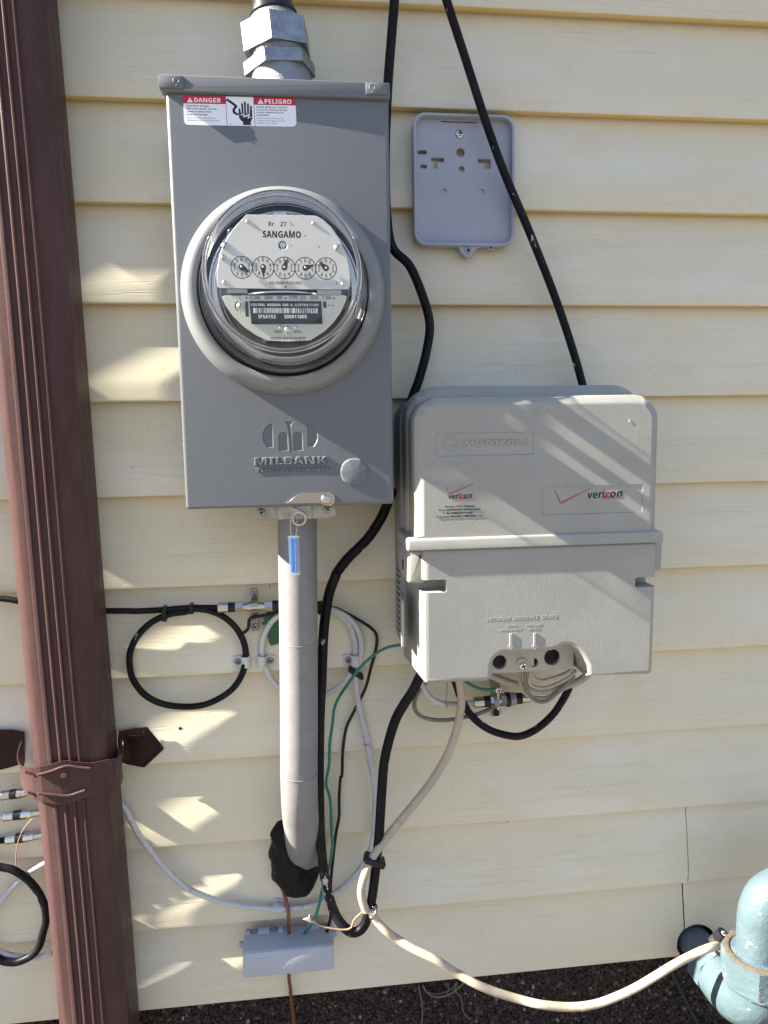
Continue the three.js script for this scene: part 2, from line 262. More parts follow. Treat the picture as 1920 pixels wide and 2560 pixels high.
// screws: pan head with a cross recess, facing +z
function screw(x, y, z, r, tilt = 0) {
  const head = latheZ([[0.0001, r * 0.45], [r * 0.55, r * 0.4], [r * 0.88, r * 0.2], [r, 0]], 0, 0, 20);
  const a = r * 0.16, l = r * 0.62, s = poly([[-a, -l], [a, -l], [a, -a], [l, -a], [l, a], [a, a], [a, l], [-a, l], [-a, a], [-l, a], [-l, -a], [-a, -a]]);
  const t = slab(s, r * 0.1, r * 0.8); t.rotateZ(tilt);
  return smooth(cut(head.clone(), t), 0.7).translate(x, y, z);
}
function addScrew(p, x, y, z, r, mat = M.zinc, tilt = 0.4, cross = true) {
  const m = part(p, 'screw', latheZ([[0.0001, r * 0.45], [r * 0.55, r * 0.4], [r * 0.88, r * 0.2], [r, -0.0005]], x, y, 24).translate(0, 0, z), mat);
  if (cross) { const a = r * 0.13, l = r * 0.6, s = poly([[-a, -l], [a, -l], [a, -a], [l, -a], [l, a], [a, a], [a, l], [-a, l], [-a, a], [-l, a], [-l, -a], [-a, -a]]); part(m, 'cross_recess', slab(s, 0, r * 0.49).rotateZ(tilt).translate(x, y, z), M.dark); }
  else part(m, 'slot', bxg(-r * 0.8, -r * 0.12, 0, r * 0.8, r * 0.12, r * 0.44).rotateZ(tilt).translate(x, y, z), M.dark);
  return m;
}

// ---------- setting ----------
const GY = -0.17, E = 0.1016, YB = 0.03, row = (k) => YB + (12 - k) * E; // row 12 is the lowest board
const ground = new THREE.Mesh(new THREE.PlaneGeometry(400, 400).rotateX(-Math.PI / 2), M.soil);
{ const uv = ground.geometry.attributes.uv, p = ground.geometry.attributes.position; for (let i = 0; i < uv.count; i++) uv.setXY(i, p.getX(i), p.getZ(i)); }
ground.position.y = GY; ground.name = 'ground'; ground.userData.kind = 'structure'; ground.receiveShadow = true; scene.add(ground);
{ const p = new THREE.Mesh(bxg(-6, GY - 0.08, 0.3, 8, GY + 0.004, 2.6, 0.01), std({ color: col(0.17, 0.155, 0.13), map: mott, bumpMap: lump, bumpScale: 0.001, roughness: 0.85 })); p.name = 'path'; p.userData.kind = 'structure'; p.castShadow = p.receiveShadow = true; scene.add(p); }  // unseen concrete added in front to bounce warm sunlight up the wall
const wall = new THREE.Group(); wall.name = 'house_wall'; tag(wall, 'cream vinyl siding wall of overlapping horizontal boards on a dark pebble foundation', 'wall'); scene.add(wall);
// places where a board bows out a little from the wall: [row, x, height above the lip, half length, half height, amount]
const BOW = [];
function board(k, x0, x1, { nx = 260, dz = 0, hole, nt = 18 } = {}) {
  const y0 = row(k), prof = [[0.006, 0.0015], [0.0004, 0.0035], [0, 0.0105], [0.0002, 0.0133], [0.0009, 0.0142], [0.002, 0.0144], [0.006, 0.01445]];
  for (let t = 1; t <= nt; t++) { const d = 0.006 + t / nt * 0.0985, q = Math.max(0, d - 0.016); prof.push([d, 0.01445 - 0.0136 * (q * q / (q + 0.012)) / 0.078]); }
  const L = [0]; for (let i = 1; i < prof.length; i++) L.push(L[i - 1] + Math.hypot(prof[i][0] - prof[i - 1][0], prof[i][1] - prof[i - 1][1]));
  const pos = [], uv = [], idx = [], cl = [], np = prof.length, u0 = hash(k + 50, 3, 9) * 1.024, xs = Array.from({ length: nx + 1 }, (_, i) => x0 + (x1 - x0) * i / nx).filter((x) => !hole || Math.abs(x - hole[0]) > hole[2] * 1.15 || x === x0 || x === x1), va = (k + 50) % 5;
  if (hole) for (let q = -1.15; q <= 1.15; q += 0.023) { const x = hole[0] + q * hole[2]; if (x > x0 && x < x1) xs.push(x); }
  xs.sort((a, b) => a - b); nx = xs.length - 1;
  for (let i = 0; i <= nx; i++) {
    const x = xs[i];
    for (let j = 0; j < np; j++) {
      let [d, z] = prof[j]; const f = sm(0, 0.1, d) * (1 - sm(0.07, 0.105, d)) * 1.0;
      z += dz + 0.0006 * (fbm((x + 3) * 5, k * 7.3 + d * 6, 64, 512, 3, 2) - 0.5) * (0.4 + f);
      d += 0.0006 * (fbm((x + 3) * 3, k * 3.1, 64, 512, 8, 2) - 0.5);
      for (const b of BOW) if (b[0] === k) { const ex = (x - b[1]) / b[3], ey = (d - b[2]) / b[4]; z += b[5] * Math.exp(-ex * ex - ey * ey); }
      pos.push(x, y0 + d, z); if (j < 4) cl.push(0.95, 0.76, 0.44); else cl.push(1, 1, 1); uv.push(x + u0, va * 0.104 + 0.001 + Math.min(0.1, Math.max(0, L[j] - 0.008) * 0.97));  // lip undersides tinted mustard: unfaded vinyl plus bounced light put into the colour
    }
  }
  for (let i = 0; i < nx; i++) for (let j = 0; j < np - 1; j++) {
    const a = i * np + j, b = a + np;
    if (hole) { const cx = (pos[a * 3] + pos[b * 3]) / 2, cy = (pos[a * 3 + 1] + pos[a * 3 + 4]) / 2; if (Math.hypot((cx - hole[0]) / hole[2], (cy - hole[1]) / hole[3]) < 1) continue; }
    idx.push(a, b, a + 1, b, b + 1, a + 1);
  }
  const g = new THREE.BufferGeometry(); g.setAttribute('position', new THREE.Float32BufferAttribute(pos, 3)); g.setAttribute('uv', new THREE.Float32BufferAttribute(uv, 2)); g.setAttribute('color', new THREE.Float32BufferAttribute(cl, 3)); g.setIndex(idx); g.computeVertexNormals();
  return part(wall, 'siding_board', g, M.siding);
}
const SEAM11 = [.4639,.1573,.012], SEAM12 = [.4633,.0973,.012], HOLE = [0.4795, 0.047, 0.0265, 0.0245];
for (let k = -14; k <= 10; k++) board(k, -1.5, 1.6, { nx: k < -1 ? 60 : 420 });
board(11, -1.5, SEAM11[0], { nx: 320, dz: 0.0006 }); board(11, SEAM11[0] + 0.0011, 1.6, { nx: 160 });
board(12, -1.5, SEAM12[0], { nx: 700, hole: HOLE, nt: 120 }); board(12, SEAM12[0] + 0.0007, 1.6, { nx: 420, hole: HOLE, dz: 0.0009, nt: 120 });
part(wall, 'sheathing', bxg(-1.5, -0.2, -0.12, 1.6, row(-15), -0.03), std({ color: col(0.05, 0.045, 0.04), roughness: 0.9 }));
part(wall, 'foundation', bxg(-1.5, -0.3, -0.0299, 1.6, 0.034, -0.004), M.soil);
{ // small brown stones set in the face of the foundation, too many to count
  const g = new THREE.IcosahedronGeometry(1, 0), p = g.attributes.position; for (let i = 0; i < p.count; i++) { const f = 0.75 + 0.4 * hash(Math.round(p.getX(i) * 50), Math.round(p.getY(i) * 50) + Math.round(p.getZ(i) * 50) * 7, 1); p.setXYZ(i, p.getX(i) * f, p.getY(i) * f, p.getZ(i) * f); } g.computeVertexNormals();
  const N = 40000, gm = new THREE.InstancedMesh(g, std({ color: col(1, 1, 1), roughness: 0.7 }), N), m4 = new THREE.Matrix4(), q = new THREE.Quaternion(), e = new THREE.Euler(), c = new THREE.Color();
  for (let i = 0; i < N; i++) {
    const s = 0.0011 + 0.0031 * Math.pow(rnd(), 2.0), x = rr(-0.42, 0.72), y = rr(-0.172, 0.034); if (Math.hypot((x - 0.4808), (y - 0.0445)) < 0.021) { gm.setMatrixAt(i, m4.makeScale(0.0001, 0.0001, 0.0001).setPosition(x, y, -0.01)); gm.setColorAt(i, c); continue; }
    e.set(rr(0, 6), rr(0, 6), rr(0, 6)); q.setFromEuler(e);
    m4.compose(new THREE.Vector3(x, y, -0.004 + rnd() * 0.0022 + 0.002 * (fbm((x + 2) * 30, (y + 1) * 30, 512, 512, 6, 3) - 0.5)), q, new THREE.Vector3(s, s * rr(0.7, 1), s * rr(0.8, 1.3)));
    gm.setMatrixAt(i, m4); const t = rnd(), b = 0.22 + 1.5 * rnd() * rnd() * rnd() + (t > 0.965 ? 4 * rnd() : 0);
    c.setRGB(0.075 * b * (t > 0.5 ? 1 : 1.3), 0.05 * b, 0.033 * b * (t > 0.85 ? 1.7 : 1)); gm.setColorAt(i, c);
  }
  gm.name = 'pebble_dash'; gm.userData.kind = 'stuff'; gm.castShadow = gm.receiveShadow = true; wall.add(gm);
}

part(wall, 'sun_block_post', bxg(-0.66, 0.03, -0.02, -0.6, 2.2, 0.0446, 0.004), std({ color: col(0.6, 0.55, 0.44), roughness: 0.5 }));  // unseen post added to hold the sun off the siding
part(wall, 'sun_block_trim', bxg(-0.665, 1.2, -0.02, -0.594, 1.75, 0.0515, 0.004), std({ color: col(0.6, 0.55, 0.44), roughness: 0.5 }));  // unseen block added to trim the sun patches on the upper boards
part(wall, 'sun_block_trim', bxg(-0.665, 0.86, -0.02, -0.594, 1.01, 0.064, 0.004), std({ color: col(0.6, 0.55, 0.44), roughness: 0.5 }));  // second unseen block, added to shade boards left of the meter box
// ---------- downspout ----------
{
  const t = thing('downspout', 'dark brown ribbed metal downspout running down the left edge of the siding', 'downspout');
  // plan section, x to the right from the left face, z forward from the back
  const P = [[0, 0.006], [0, 0.034], [0.0012, 0.0375], [0.0108, 0.0474], [0.0125, 0.0482], [0.0175, 0.0485]];
  for (let i = 0; i < 4; i++) { const x = 0.0185 + i * 0.0098, w = [0.0034, 0.003, 0.0024, 0.0016][i], h = [0.0018, 0.0021, 0.0024, 0.0027][i]; P.push([x, 0.0485], [x + w * 0.5, 0.0485 + h * 0.55], [x + w, 0.0485 + h], [x + w + 0.0014, 0.0485 + h], [x + w + 0.0026, 0.0485]); }
  P.push([0.0665, 0.0485], [0.0715, 0.0472], [0.0742, 0.0448], [0.0752, 0.041], [0.0746, 0.0385], [0.0754, 0.0345], [0.0747, 0.0315], [0.0755, 0.0275], [0.0747, 0.0245], [0.0755, 0.0205], [0.0748, 0.0175], [0.0752, 0.006], [0.0715, 0.001], [0.066, 0], [0.006, 0], [0.0012, 0.002]);
  const s = poly(P.slice().reverse().map((p) => [p[0], -p[1]]));
  let g = new THREE.ExtrudeGeometry(s, { depth: 3.0, steps: 90, bevelEnabled: false }); // along +z, then stand it up
  g.rotateX(-Math.PI / 2); // z -> y, -y -> z
  g = mergeVertices(g); const p = g.attributes.position;
  for (let i = 0; i < p.count; i++) { const y = p.getY(i); p.setX(i, p.getX(i) * 1.024 - 0.2871 - 0.0155 * y + 0.0006 * Math.sin(y * 9)); p.setZ(i, p.getZ(i) + 0.0255); }
  part(t, 'pipe', smooth(g, 0.5), M.brown);
}
{ // strap round the downspout
  const t = thing('downspout_strap', 'brown sheet metal strap round the downspout with a rusty bolt and ears on the wall', 'strap');
  // path in plan with its top and bottom edge height
  const rows = [[[-.1697,.3536,.016], 0.47, 0.47]];
  const pl = [ // x, z, top, bottom
    [[-.2185,.3788,.018], [-.2187,.3424,.018]], [[-.2104,.3676,.034], [-.2123,.3346,.034]], [[-.204,.3708,.056], [-.2083,.3348,.056]], [[-.2057,.3721,.0695], [-.2109,.3348,.0695]], [[-.2156,.3726,.0751], [-.2191,.3345,.0751]], [[-.2305,.3716,.0773], [-.2352,.3343,.0773]], [[-.243,.3738,.0784], [-.2469,.3315,.0784]], [[-.2548,.3766,.0795], [-.2562,.3295,.0795]], [[-.2687,.3737,.0789], [-.2716,.3314,.0789]], [[-.2818,.3703,.0773], [-.2826,.3336,.0773]], [[-.2928,.3678,.0717], [-.2937,.3357,.0717]], [[-.3044,.3656,.0616], [-.3036,.3388,.0616]], [[-.3132,.3654,.0487], [-.3113,.3385,.0487]], [[-.3191,.3686,.0322], [-.3179,.3426,.0322]], [[-.3189,.3764,.0198], [-.3193,.3461,.0198]]];
  const A = new THREE.CatmullRomCurve3(pl.map((q) => V3(q[0]))), B = new THREE.CatmullRomCurve3(pl.map((q) => V3(q[1])));
  const nu = 140, nv = 14, pos = [], idx = [];
  for (const off of [0, 1]) for (let i = 0; i <= nu; i++) {
    const u = i / nu, a = A.getPoint(u), b = B.getPoint(u), tg = A.getPoint(Math.min(1, u + 0.01)).sub(A.getPoint(Math.max(0, u - 0.01))), n = new THREE.Vector3(tg.z, 0, -tg.x).normalize();
    for (let j = 0; j <= nv; j++) { const v = j / nv, q = a.clone().lerp(b, v), bulge = 0.0012 * Math.sin(v * Math.PI) + 0.0004 * (fbm(u * 30, v * 6, 64, 64, 4, 2) - 0.5); q.addScaledVector(n, -(bulge - off * 0.0008)); pos.push(q.x, q.y, q.z); }
  }
  const W = nv + 1, O = (nu + 1) * W;
  for (let i = 0; i < nu; i++) for (let j = 0; j < nv; j++) { const a = i * W + j, b = a + W; idx.push(a, a + 1, b, b, a + 1, b + 1, O + a, O + b, O + a + 1, O + b, O + b + 1, O + a + 1); }
  for (let i = 0; i < nu; i++) for (const j of [0, nv]) { const a = i * W + j, b = a + W; idx.push(a, b, O + a, b, O + b, O + a); }
  const g = new THREE.BufferGeometry(); g.setAttribute('position', new THREE.Float32BufferAttribute(pos, 3)); g.setIndex(idx); g.computeVertexNormals();
  part(t, 'band', smooth(g, 0.8), M.brown);
  const rib = (pts, r) => part(t, 'pressed_rib', tube(pts, r, { radial: 8 }), M.brown);
  rib([[-.282,.3631,.0797],[-.269,.366,.0797],[-.2534,.3707,.0797],[-.2418,.3682,.0797],[-.2307,.3665,.0797]], 0.0016); rib([[-.282,.3434,.0803],[-.2693,.341,.0803],[-.2547,.3387,.0803],[-.2458,.3407,.0803],[-.2373,.343,.0803]], 0.0016);
  rib([[-.2956,.3652,.0756],[-.2903,.3628,.0756]], 0.0013); rib([[-.2948,.3431,.0756],[-.2898,.3405,.0756]], 0.0013);
  const bolt = part(t, 'bolt', along(new THREE.CylinderGeometry(0.0028, 0.003, 0.0035, 6), [-.2567,.3612,.0803], [-.2519,.3676,.0935]), M.rust, 'rusty hexagonal bolt head');
  const bp = [-.2557,.3627,.0841]; part(bolt, 'bolt_recess', new THREE.CylinderGeometry(0.002, 0.002, 0.0006, 12).rotateX(Math.PI / 2).translate(bp[0], bp[1], bp[2]), std({ color: col(0.12, 0.04, 0.02), roughness: 0.7 }));
  const ear = poly([[-.219,.3781,.0163],[-.2192,.3416,.0163],[-.2116,.3382,.0163],[-.1923,.3329,.0163],[-.1696,.3534,.0163],[-.1732,.361,.0163],[-.1865,.3805,.0163],[-.1988,.3807,.0163]].map((p) => [p[0], p[1]]));
  const e1 = part(t, 'ear', smooth(slab(ear, 0.016, 0.0172, 0.0004, 1), 0.5), M.brownDark, 'pentagonal ear with a cut edge flat on the siding');
  part(e1, 'pressed_fold', smooth(slab(poly([[-.2058,.3727,.0163],[-.1896,.3708,.0163],[-.196,.3618,.0163]].map((p) => [p[0], p[1]])), 0.0165, 0.0195, 0.0012, 1), 0.5), M.brownDark);
  part(e1, 'fold_edge', tube([[-.1901,.3748,.0163],[-.179,.3614,.0163],[-.1735,.354,.0163],[-.1915,.3368,.0163]], 0.0016, { radial: 8 }), M.brownDark);
  const ear2 = poly([[-.3581,.3883,.0161],[-.3309,.3862,.0161],[-.318,.3829,.0161],[-.3206,.3471,.0161],[-.3341,.3432,.0161],[-.3621,.3375,.0161]].map((p) => [p[0], p[1]]));
  part(t, 'ear', smooth(slab(ear2, 0.015, 0.0162, 0.0004, 1), 0.5), M.brownDark, 'ear on the siding left of the downspout');
  const rv = [-.2107,.3686,.0287]; part(t, 'rivet', new THREE.SphereGeometry(0.0032, 14, 10).scale(0.5, 1, 1).translate(rv[0], rv[1], rv[2]), M.chrome);
}

// ---------- meter box ----------
const BX0 = -0.1134, BX1 = 0.082, BY0 = 0.637, BY1 = 1.003, BZ = 0.13, RX = -0.0163, RY = 0.8333;
{
  const t = thing('meter_box', 'grey painted steel meter box holding the round electric meter', 'meter box');
  const q = (x, y) => { const p = lx(x, y); return p; };
  const C0 = [-.0154,.7027,.13], CK = [.0115,.7022,.13], ck = (CK[0] - C0[0]) / 500, lx = (x, y) => [C0[0] + (x - 860) * ck, C0[1] - (y - 430) * ck];
  const recess = (shape) => new THREE.ExtrudeGeometry(shape, { depth: 0.003, bevelEnabled: true, bevelThickness: 0.0011, bevelSize: 0.0011, bevelOffset: -0.0011, bevelSegments: 1, curveSegments: 12 }).translate(0, 0, BZ - 0.0011 + 0.0011);
  const arch = (x0, x1, yb, yt) => { const r = (x1 - x0) / 2, a = []; for (let i = 0; i <= 12; i++) { const f = Math.PI * i / 12; a.push(lx(x0 + r - r * Math.cos(Math.PI - f) * -1 * -1, yt + r - r * Math.sin(f))); } return poly([lx(x0, yb), lx(x1, yb), ...a]); };
  const crescent = (side) => { const a = [], cx = 870, cy = 420, R = 480; for (let i = 0; i <= 16; i++) { const f = -0.62 + 1.2 * i / 16; a.push(lx(cx + side * R * Math.cos(f), cy + 330 * Math.sin(f) * 1.05)); } const xe = cx + side * 295; return poly(side > 0 ? [lx(xe, 605), ...a.reverse(), lx(xe, 190)].reverse() : [lx(xe, 605), ...a.reverse(), lx(xe, 190)]); };
  const flip = (s) => s;
  const slot = poly([[905, 690], [862, 690], [840, 330], [824, 240], [800, 185], [770, 155], [860, 172], [972, 142], [910, 185], [888, 235], [893, 400]].map((p) => lx(...p)));
  part(t, 'cover', pillow(BX0, BY0, BX1, BY1, 0.003, 0.022, BZ, 0.0035, [crescent(-1), crescent(1), arch(662, 830, 672, 345), arch(915, 1085, 672, 340), slot]), M.paint);
  part(t, 'top_cap', smooth(slab(rrect(BX0 - 0.0028, 1.0012, BX1 + 0.0008, 1.0148, 0.0015), 0.014, 0.1345, 0.0018, 3), 0.5), M.paint);
  for (const [x0, x1] of [[45, 205], [1390, 1535]]) {
    const y = x0 < 500 ? 530 : 562, a = zp(x0, y - 42), b = zp(x1, y + 40), tb = part(t, 'cap_tab', smooth(slab(rrect(a[0], b[1], b[0], a[1], 0.0012), 0.12, 0.1362, 0.0008, 2), 0.5), M.paint);
    const cx = x0 < 500 ? 158 : 1432, cc = zp(cx, y - 5); part(tb, 'embossed_ring', new THREE.TorusGeometry(0.0024, 0.0005, 8, 24, 5.2).rotateZ(-0.9).translate(cc[0], cc[1], 0.1362), M.paint);
    part(tb, 'embossed_dot', new THREE.SphereGeometry(0.0008, 8, 6).translate(cc[0] + 0.0003, cc[1] - 0.0036, 0.1362), M.paint);
  }
  function zp(x, y) { const a = [-.0972,1.0082,.136], b = [.0357,1.0129,.136], k = (b[0] - a[0]) / 1000; return [a[0] + (x - 200) * k, a[1] - (y - 530 - (x - 200) * 0.0277) * k]; }
  part(t, 'embossed_name', smooth(text('MILBANK', lx(240, 0)[0], lx(1500, 0)[0], lx(0, 905)[1], 125 * ck, BZ - 0.0004, 0.0008, { bev: 0.0008 }), 0.3), M.paint);
  part(t, 'embossed_text', smooth(text('TYPE 3R ENCLOSURE', lx(255, 0)[0], lx(1530, 0)[0], lx(0, 1022)[1], 52 * ck, BZ - 0.0003, 0.0006, { bev: 0.0005 }), 0.3), M.paint);
  const kc = [.0442,.6686,.131]; part(t, 'knockout', smooth(latheZ([[0.0001, BZ + 0.0021], [0.0112, BZ + 0.00212], [0.0116, BZ + 0.0021], [0.0119, BZ + 0.0020], [0.0127, BZ + 0.0015], [0.0131, BZ + 0.0008], [0.0133, BZ]], kc[0], kc[1]), 0.5), M.paint);
  part(t, 'sealing_ring', latheZ([[0.0752, BZ - 0.001], [0.0757, 0.143], [0.0772, 0.1447], [0.0815, 0.145], [0.0855, 0.1435], [0.0885, 0.1405], [0.0905, 0.1358], [0.0918, 0.133], [0.0922, BZ - 0.001]], RX, RY, 128), M.sunlitRingPaint, 'grey ring clamped round the meter, sunlight put into its colour');
  const sc = [-.0153,.7451,.146]; part(t, 'ring_screw', new THREE.SphereGeometry(0.0013, 10, 8).translate(sc[0], sc[1], 0.1425), M.sunlitRingPaint);
  // warning label: flat print
  const lab = canvas(1480, 410, (x) => {
    x.fillStyle = '#f3f4fa'; x.fillRect(0, 0, 1480, 410); x.fillStyle = '#c8102e'; x.fillRect(0, 0, 556, 104); x.fillRect(928, 0, 552, 104);
    x.fillStyle = '#20222c'; x.fillRect(0, 100, 556, 7); x.fillRect(928, 100, 552, 7); x.fillRect(554, 0, 6, 410); x.fillRect(922, 0, 7, 410);
    const tri = (a) => { x.fillStyle = '#fff'; x.beginPath(); x.moveTo(a, 92); x.lineTo(a + 40, 20); x.lineTo(a + 80, 92); x.fill(); x.fillStyle = '#c8102e'; x.fillRect(a + 36, 44, 8, 26); x.fillRect(a + 36, 76, 8, 9); };
    tri(50); tri(975); x.fillStyle = '#fff'; x.font = 'bold 88px sans-serif'; x.fillText('DANGER', 136, 88, 370); x.fillText('PELIGRO', 1060, 88, 372);
    x.fillStyle = '#16181f'; x.font = 'bold 33px sans-serif'; ['Hazardous Voltage.', 'Will cause death, serious', 'injury or substantial', 'property damage.'].forEach((s, i) => x.fillText(s, 38, 150 + i * 40)); ['Voltaje peligroso. Causará', 'la muerte, lesiones graves', 'o daño substancial a la', 'propiedad.'].forEach((s, i) => x.fillText(s, 950, 150 + i * 38, 450));
    x.font = '28px sans-serif'; ['Turn off power supplying this', 'equipment before working inside.'].forEach((s, i) => x.fillText(s, 44, 318 + i * 34)); ['Desconecte el suministro de', 'energía a este equipo antes de', 'trabajar en su interior.'].forEach((s, i) => x.fillText(s, 950, 308 + i * 34, 430));
    // hand, cable and bolt
    x.lineWidth = 34; x.strokeStyle = '#15161c'; x.lineJoin = 'round'; x.beginPath(); x.moveTo(568, 40); x.quadraticCurveTo(650, 95, 690, 135); x.quadraticCurveTo(640, 190, 660, 225); x.lineTo(700, 250); x.stroke();
    x.lineWidth = 8; for (const [a, b] of [[735, 232], [738, 250], [720, 272]]) { x.beginPath(); x.moveTo(694, 246); x.lineTo(a, b); x.stroke(); }
    x.lineCap = 'round'; x.lineWidth = 25; for (const [a, b] of [[730, 175], [768, 100], [806, 78], [846, 102], [884, 135]]) { x.beginPath(); x.moveTo(a, b); x.lineTo(a + (806 - a) * 0.12, 260); x.stroke(); }
    x.fillStyle = '#15161c'; x.beginPath(); x.moveTo(718, 190); x.lineTo(720, 290); x.quadraticCurveTo(735, 340, 768, 350); x.lineTo(768, 398); x.lineTo(872, 398); x.lineTo(872, 350); x.quadraticCurveTo(897, 320, 897, 240); x.lineTo(897, 180); x.lineTo(860, 240); x.lineTo(750, 230); x.fill();
    x.fillStyle = '#f3f4fa'; x.beginPath(); x.moveTo(715, 262); x.lineTo(795, 232); x.lineTo(785, 268); x.lineTo(870, 236); x.lineTo(846, 288); x.lineTo(905, 272); x.lineTo(830, 312); x.lineTo(842, 270); x.lineTo(770, 292); x.lineTo(780, 256); x.fill();
    x.fillStyle = '#333'; x.font = '20px sans-serif'; x.fillText('REV. 1', 590, 394);
  });
  const a = [-.0978,.9993,.1305], b = [-.0004,1.0007,.1305], c = [-.0983,.9753,.1305], wL = Math.hypot(b[0] - a[0], b[1] - a[1]), hL = Math.hypot(c[0] - a[0], c[1] - a[1]);
  const lg = slab(rrect(0, 0, wL, hL, 0.0035), 0, 0.0003), lp = lg.attributes.position, lu = lg.attributes.uv; for (let i = 0; i < lp.count; i++) lu.setXY(i, lp.getX(i) / wL, lp.getY(i) / hL);
  lg.rotateZ(Math.atan2(b[1] - a[1], b[0] - a[0])).translate(c[0], c[1], 0.1302);
  const lt = new THREE.CanvasTexture(lab); lt.colorSpace = THREE.SRGBColorSpace; part(t, 'warning_label', lg, std({ map: lt, roughness: 0.35 }), 'white and red bilingual high voltage sticker');
  // hasp
  const hp = (x, y, z) => { const p0 = [-.0129,.639,.128], p1 = [.0162,.6382,.128], k = (p1[0] - p0[0]) / 200; return [p0[0] + (x - 820) * k, p0[1] - (y - 780) * k]; };
  const hs = poly([[762, 772], [800, 745], [850, 708], [930, 702], [1040, 701], [1070, 715], [1082, 745], [1070, 780], [1045, 797], [1010, 790], [985, 775]].reverse().map((p) => hp(...p)));
  const hasp = part(t, 'hasp', smooth(slab(hs, BZ + 0.0003, BZ + 0.0018, 0.0005, 1), 0.5), M.nickel);
  const rv = hp(1022, 750); part(hasp, 'rivet', latheZ([[0.0001, 0.0026], [0.003, 0.0022], [0.0044, 0.0008], [0.0046, 0]], rv[0], rv[1], 28).translate(0, 0, BZ + 0.0016), M.nickel);
  const st = part(t, 'hasp_strap', smooth(slab(rrect(...hp(555, 888), ...hp(1092, 796), 0.006), 0.1155, 0.117, 0.0004, 1), 0.5), M.zinc);
  part(st, 'staple', smooth(slab(rrect(...hp(703, 884), ...hp(932, 778), 0.001), 0.117, 0.122, 0.001, 2), 0.5), M.zinc);
  const s1 = hp(600, 835), s2 = hp(1035, 824); addScrew(t, s1[0], s1[1], 0.117, 0.0044, M.zinc, 0.3); addScrew(t, s2[0], s2[1], 0.117, 0.0044, M.zinc, 0.9);
}
